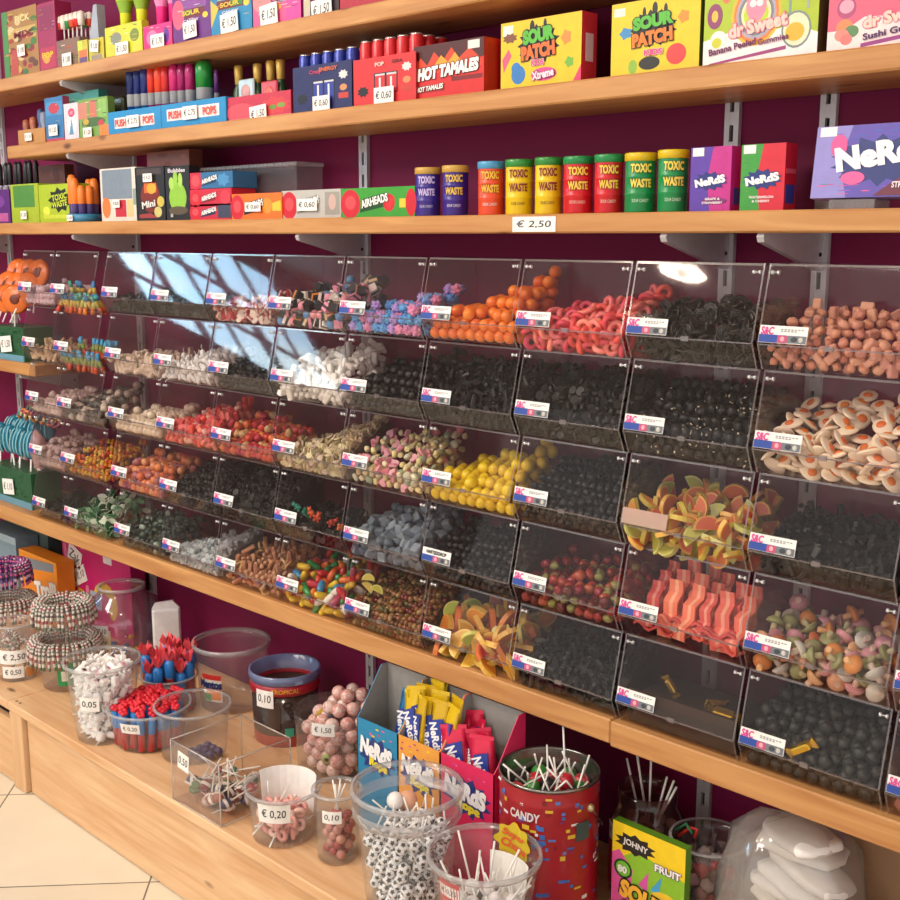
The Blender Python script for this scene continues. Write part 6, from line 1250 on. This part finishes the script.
rope_box(-1.621,.120,'#e8a042',0,'orange open display box of candy ropes, middle of three',.253,.350,'#e8d83a')
rope_box(-1.500,.142,'#d8245a',0,'crimson open display box of candy ropes, right of three',.253,.350,'#e8d83a')
def pouch(x,y,z,L,W,col,rot,label,grpn,art=None):
    a=MB(); n=8; m=M(col,.28); vs=[]; fs=[]
    for j in range(n+1):
        zz=L*j/n; th=.0075*math.sin(PI*j/n)**.6; wv=W/2*(1+.03*math.cos(j*3))
        vs+=[(-wv,0,zz),(-wv*.5,-th,zz),(wv*.5,-th,zz),(wv,0,zz),(wv*.5,th,zz),(-wv*.5,th,zz)]
    for j in range(n):
        for i in range(6): fs.append((j*6+i,j*6+(i+1)%6,(j+1)*6+(i+1)%6,(j+1)*6+i))
    a.add(vs,fs,m,True); a.add([(-W/2,-.0004,L),(W/2,-.0004,L),(W/2,.0004,L+.008),(-W/2,.0004,L+.008)],[(0,1,2,3)],m)
    q=thing('candy_packet',label,'candy packet',(x,y,z),rot,grpn); a.obj('wrapper',q)
    b=MB(); b.prism([(-W*.30,L*.35),(W*.30,L*.42),(W*.32,L*.85),(-W*.28,L*.8)],-.0095,-.0075,M('#2a3f9a' ,.4)); put_text(b,'NeRdS',0,L*.6,W*.38,M('#f2f2f6',.4),L*.36,-.0099,offset=.04,rot=R(-72)); b.obj('printed_logo',q)
rr=random.Random(26)
for k in range(13):
    i=k%5; j=k//5
    pouch(-1.600+.019*i+rr.uniform(-.004,.004),-.318+.024*j,ZB+.168+.010*j,.165,.042,['#d8b416','#cfa814'][k%2],(rr.uniform(-.16,-.04),rr.uniform(-.16,.10),rr.uniform(-.4,.4)),'yellow candy rope packet standing in the orange display box','yellow candy rope packets')
for k in range(7):
    i=k%3; j=k//3
    pouch(-1.462+.033*i,-.316+.026*j,ZB+.150+.008*j,.150,.056,['#d4204a','#c81c44'][k%2],(rr.uniform(-.18,-.05),rr.uniform(-.35,-.1),rr.uniform(-.3,.4)),'crimson candy rope packet standing in the crimson display box','crimson candy rope packets')
for k in range(3):
    pouch(-1.665+.014*k,-.30+.02*k,ZB+.15,.17,.045,'#1f6fa8',(-.1,.15,.2*k),'blue candy rope packet standing in the blue display box','blue candy rope packets')
# ---- far left under the bin shelf
def flatbox(name,label,cat,x0,x1,y,z1,d,face,side,art,texts,rot=(0,0,0),pr=None):
    w,h=x1-x0,z1-ZB; t=thing(name,label,cat,(x0,y,ZB+.0005),rot); mb=MB(); mb.box(0,0,0,w,d,h,M(side,.45)); mb.box(.0002,-.0002,.0002,w-.0002,.001,h-.0002,M(face,.4)); art_into(mb,w,h,art); mb.obj('carton',t); letters(t,w,h,texts)
    for p in (pr or []): price(t,p[0],w*p[1],h*p[2],p[3],p[4],-.0025,R(p[5]))
    return t
flatbox('candy_box','magenta carton with a yellow swirl and two price stickers','candy box',-3.50,-3.075,-.085,.535,.05,'#c81c70','#a81458',
 [('p',[(.16,.02),(.24,.02),(.30,.42),(.2,.44)],'#e8b82c')]+[('e',.62+.13*math.cos(k*.35),.38+.16*math.sin(k*.35),.045,.07,'#e8c83a') for k in range(-2,10)]+[('r',.40,.26,.56,.46,'#a8c8e0'),('r',.42,.3,.54,.36,'#5a8ac0'),('p',[(.3,.0),(.4,.0),(.38,.5),(.34,.5)],'#e890b0'),('p',[(.02,.3),(.08,.5),(.06,.9),(.02,.9)],'#e07aa0'),('r',.62,.84,.74,.95,'#e8e4e8')],
 [],pr=[('Zak',.20,.80,.085,.06,-20),('€ 0,10',.25,.58,.095,.055,25)])
flatbox('candy_box','orange carton with white lettering at the far left of the bench','candy box',-3.66,-3.40,-.16,.47,.06,'#e88a1c','#d07812',
 [('p',[(.08,.72),(.92,.84),(.92,.96),(.06,.9)],'#7a8490'),('e',.75,.2,.2,.12,'#7a5a1c'),('r',0,.97,1,1,'#f0a03a')],[('Trolli',.68,.52,.2,'#f4f0ea',{'w':.55,'rot':8,'of':.05,'out':'#b8c8d8'})])
flatbox('grey_carton','blue grey carton behind the orange one at the far left','carton',-3.98,-3.68,-.16,.50,.08,'#7a94a4','#6a8494',[('r',.0,.9,1,1,'#9ab0bc')],[])
flatbox('grey_carton','dark green grey carton against the far left wall','carton',-3.95,-3.62,-.075,.54,.05,'#5a6a68','#4a5a58',[],[])
# ---- lollipop displays at the far left
def lolly_display(x0,x1,y,z,hh,col,label,pr,heads):
    w=x1-x0; t=thing('lolly_display',label,'candy display',(x0,y,z+.0005)); a=MB(); a.box(0,0,0,w,.10,hh,M(col,.4)); q=random.Random(int(w*1000))
    for k in range(90):
        x,zz=q.uniform(.004,w-.008),q.uniform(.008,hh-.01); a.add([(x,-.0003-.0001*k/90,zz),(x+q.uniform(.003,.008),-.004,zz+q.uniform(-.008,.012)),(x+.002,-.0005,zz+.006)],[(0,1,2)],M(q.choice(['#3f8a4a','#7ab48a','#cfe4d4','#1f5a34','#9ab8c0','#2f7a48']),.2,.2))
    a.box(0,-.004,0,w,0,hh*.18,M('#6a9ab0',.5)); a.obj('display_box',t)
    price(t,pr,w*.5,hh*.48,.075,.05,-.006,R(6)); return t
lolly_display(-3.66,-3.44,-.20,1.115,.105,'#2c5a3a','green tinsel display box of orange lollipops on the short far left shelf','€ 1,50',None)
rr=random.Random(27)
for k in range(9):
    x=-3.66+.022*k; y=-.175+.03*(k%3); z=1.115+.19+.04*(k%3)
    q=thing('orange_lollipop','flat round orange lollipop with a brown spot, far left shelf','lollipop',(x,y,z),(rr.uniform(-.3,.1),rr.uniform(-.5,.4),rr.uniform(0,.7)),'orange lollipops on the far left shelf')
    a=MB(); X=Matrix.Rotation(PI/2,4,'X'); a.lathe([(0,-.009),(.040,-.008),(.046,0),(.040,.008),(0,.009)],18,M('#e0702a',.3),X,True,False); a.sph((0,-.009,0),.016,(1,.2,1),10,6,M('#6a2a1a',.4)); a.sph((.012,-.0095,.012),.008,(1,.2,1),8,5,M('#8a3a20',.4)); a.obj('candy_head',q)
    b=MB(); b.cyl((0,0,-.043),(0,0,-.125),.0028,6,STICKW); b.obj('stick',q)
lolly_display(-3.70,-3.40,-.225,ZS['bin'][0],.115,'#2a5a3c','green tinsel display box of blue lollipops left of the bins','€ 1,10',None)
for k in range(10):
    x=-3.67+.024*k; y=-.19+.035*(k%3); z=ZS['bin'][0]+.20+.022*(k%3)
    q=thing('blue_lollipop','blue striped swirl lollipop on a white stick, left of the bins','lollipop',(x,y,z),(rr.uniform(-.2,.1),rr.uniform(-.25,.25),rr.uniform(-.2,.5)),'blue lollipops left of the bins')
    a=MB(); a.sph((0,0,0),.042,(.72,.5,1.15),14,10,M('#1f7896',.25))
    for j in range(3): a.tube([( -.026+.018*j+.005*math.cos(s),-.022*math.sin(s)-.001,.044*math.cos(s)) for s in [PI*m_/8 for m_ in range(1,8)]],.0028,5,M('#8ac0cc',.3))
    a.obj('candy_head',q); b=MB(); b.cyl((0,0,-.045),(0,0,-.12),.003,6,STICKW); b.obj('stick',q)
for k in range(6):
    a=MB(); n=20; a.tube([(.022*math.cos(2*PI*i/n),.006*math.sin(i*2.),.022*math.sin(2*PI*i/n)) for i in range(n)],.0055,6,None,closed=True,mats=[M(c,.4) for c in ('#b03a3a','#d8c8a0','#3f7a6a','#8a4a7a','#c8803a')])
    a.obj('candy_bracelet',None,(-3.40-.028*k*.6,-.13-.012*k,ZS['bin'][0]+.275+.005*k),(.2*k,.3,.5*k),label='multicoloured candy bracelet hanging left of the bins',cat='candy bracelet',group='candy bracelets')
a=MB(); a.cyl((-3.53,-.012,ZS['bin'][0]+.285),(-3.38,-.17,ZS['bin'][0]+.285),.003,6,MET); a.obj('display_hook',None,label='metal hook carrying the candy bracelets left of the bins',cat='hook')
a=blob(.045,clear('pink_film','#f0dcdc',.08,.6,.12,.55,'#d8a8a8'),7,1.,14,10); a.v=[(x*.8,y*.5,z*1.5) for x,y,z in a.v]; a.obj('candy_bag',None,(-3.385,-.20,ZS['bin'][0]+.1875),label='pinkish crinkled candy bag between the blue lollipops and the bins',cat='candy bag')
# ---- clear lid at the very front
Q=onb(565,950); a=MB(); a.bev(-.075,-.075,0,.075,.075,.012,.005,clear('smoky_lid','#d8cfcf',.08,.5,.15,.35,'#a09494')); a.obj('clear_cover',None,(-1.09,-.42,ZB+.05),(0,-.5,.3),label='smoky clear plastic cover leaning in front of the red tin',cat='plastic cover')
# ================================================================ light
W=bpy.data.worlds.new('daylight'); S.world=W; W.use_nodes=True
bg=W.node_tree.nodes['Background']; bg.inputs['Color'].default_value=(1,.965,.93,1); bg.inputs['Strength'].default_value=1.15
def area(name,loc,tgt,size,power,col):
    l=bpy.data.lights.new(name,'AREA'); l.shape='RECTANGLE'; l.size=size[0]; l.size_y=size[1]; l.energy=power; l.color=col
    o=bpy.data.objects.new(name,l); COL.objects.link(o); o.location=loc
    o.rotation_euler=(Vector(tgt)-Vector(loc)).to_track_quat('-Z','Y').to_euler(); return o
area('added_key_light',(-2.6,-2.6,2.9),(-2.4,-.6,.6),(1.6,.6),45,(1,.95,.88))  # added soft key light; no panel hangs in this ceiling
for x,y in ((-.9,-1.6),(-2.6,-1.7),(-4.2,-1.8),(-2.,-3.6),(-4.,-4.2)): lamp(x,y,14)
# lamp whose glow shows in the lid of the bin of black coils
lamp(-3.33,-3.44,18,r=.12)
S.view_settings.view_transform='Standard'; S.view_settings.look='None'; S.view_settings.gamma=1; S.view_settings.use_curve_mapping=False
S.view_settings.exposure=.1
S.cycles.transparent_max_bounces=48; S.cycles.max_bounces=10
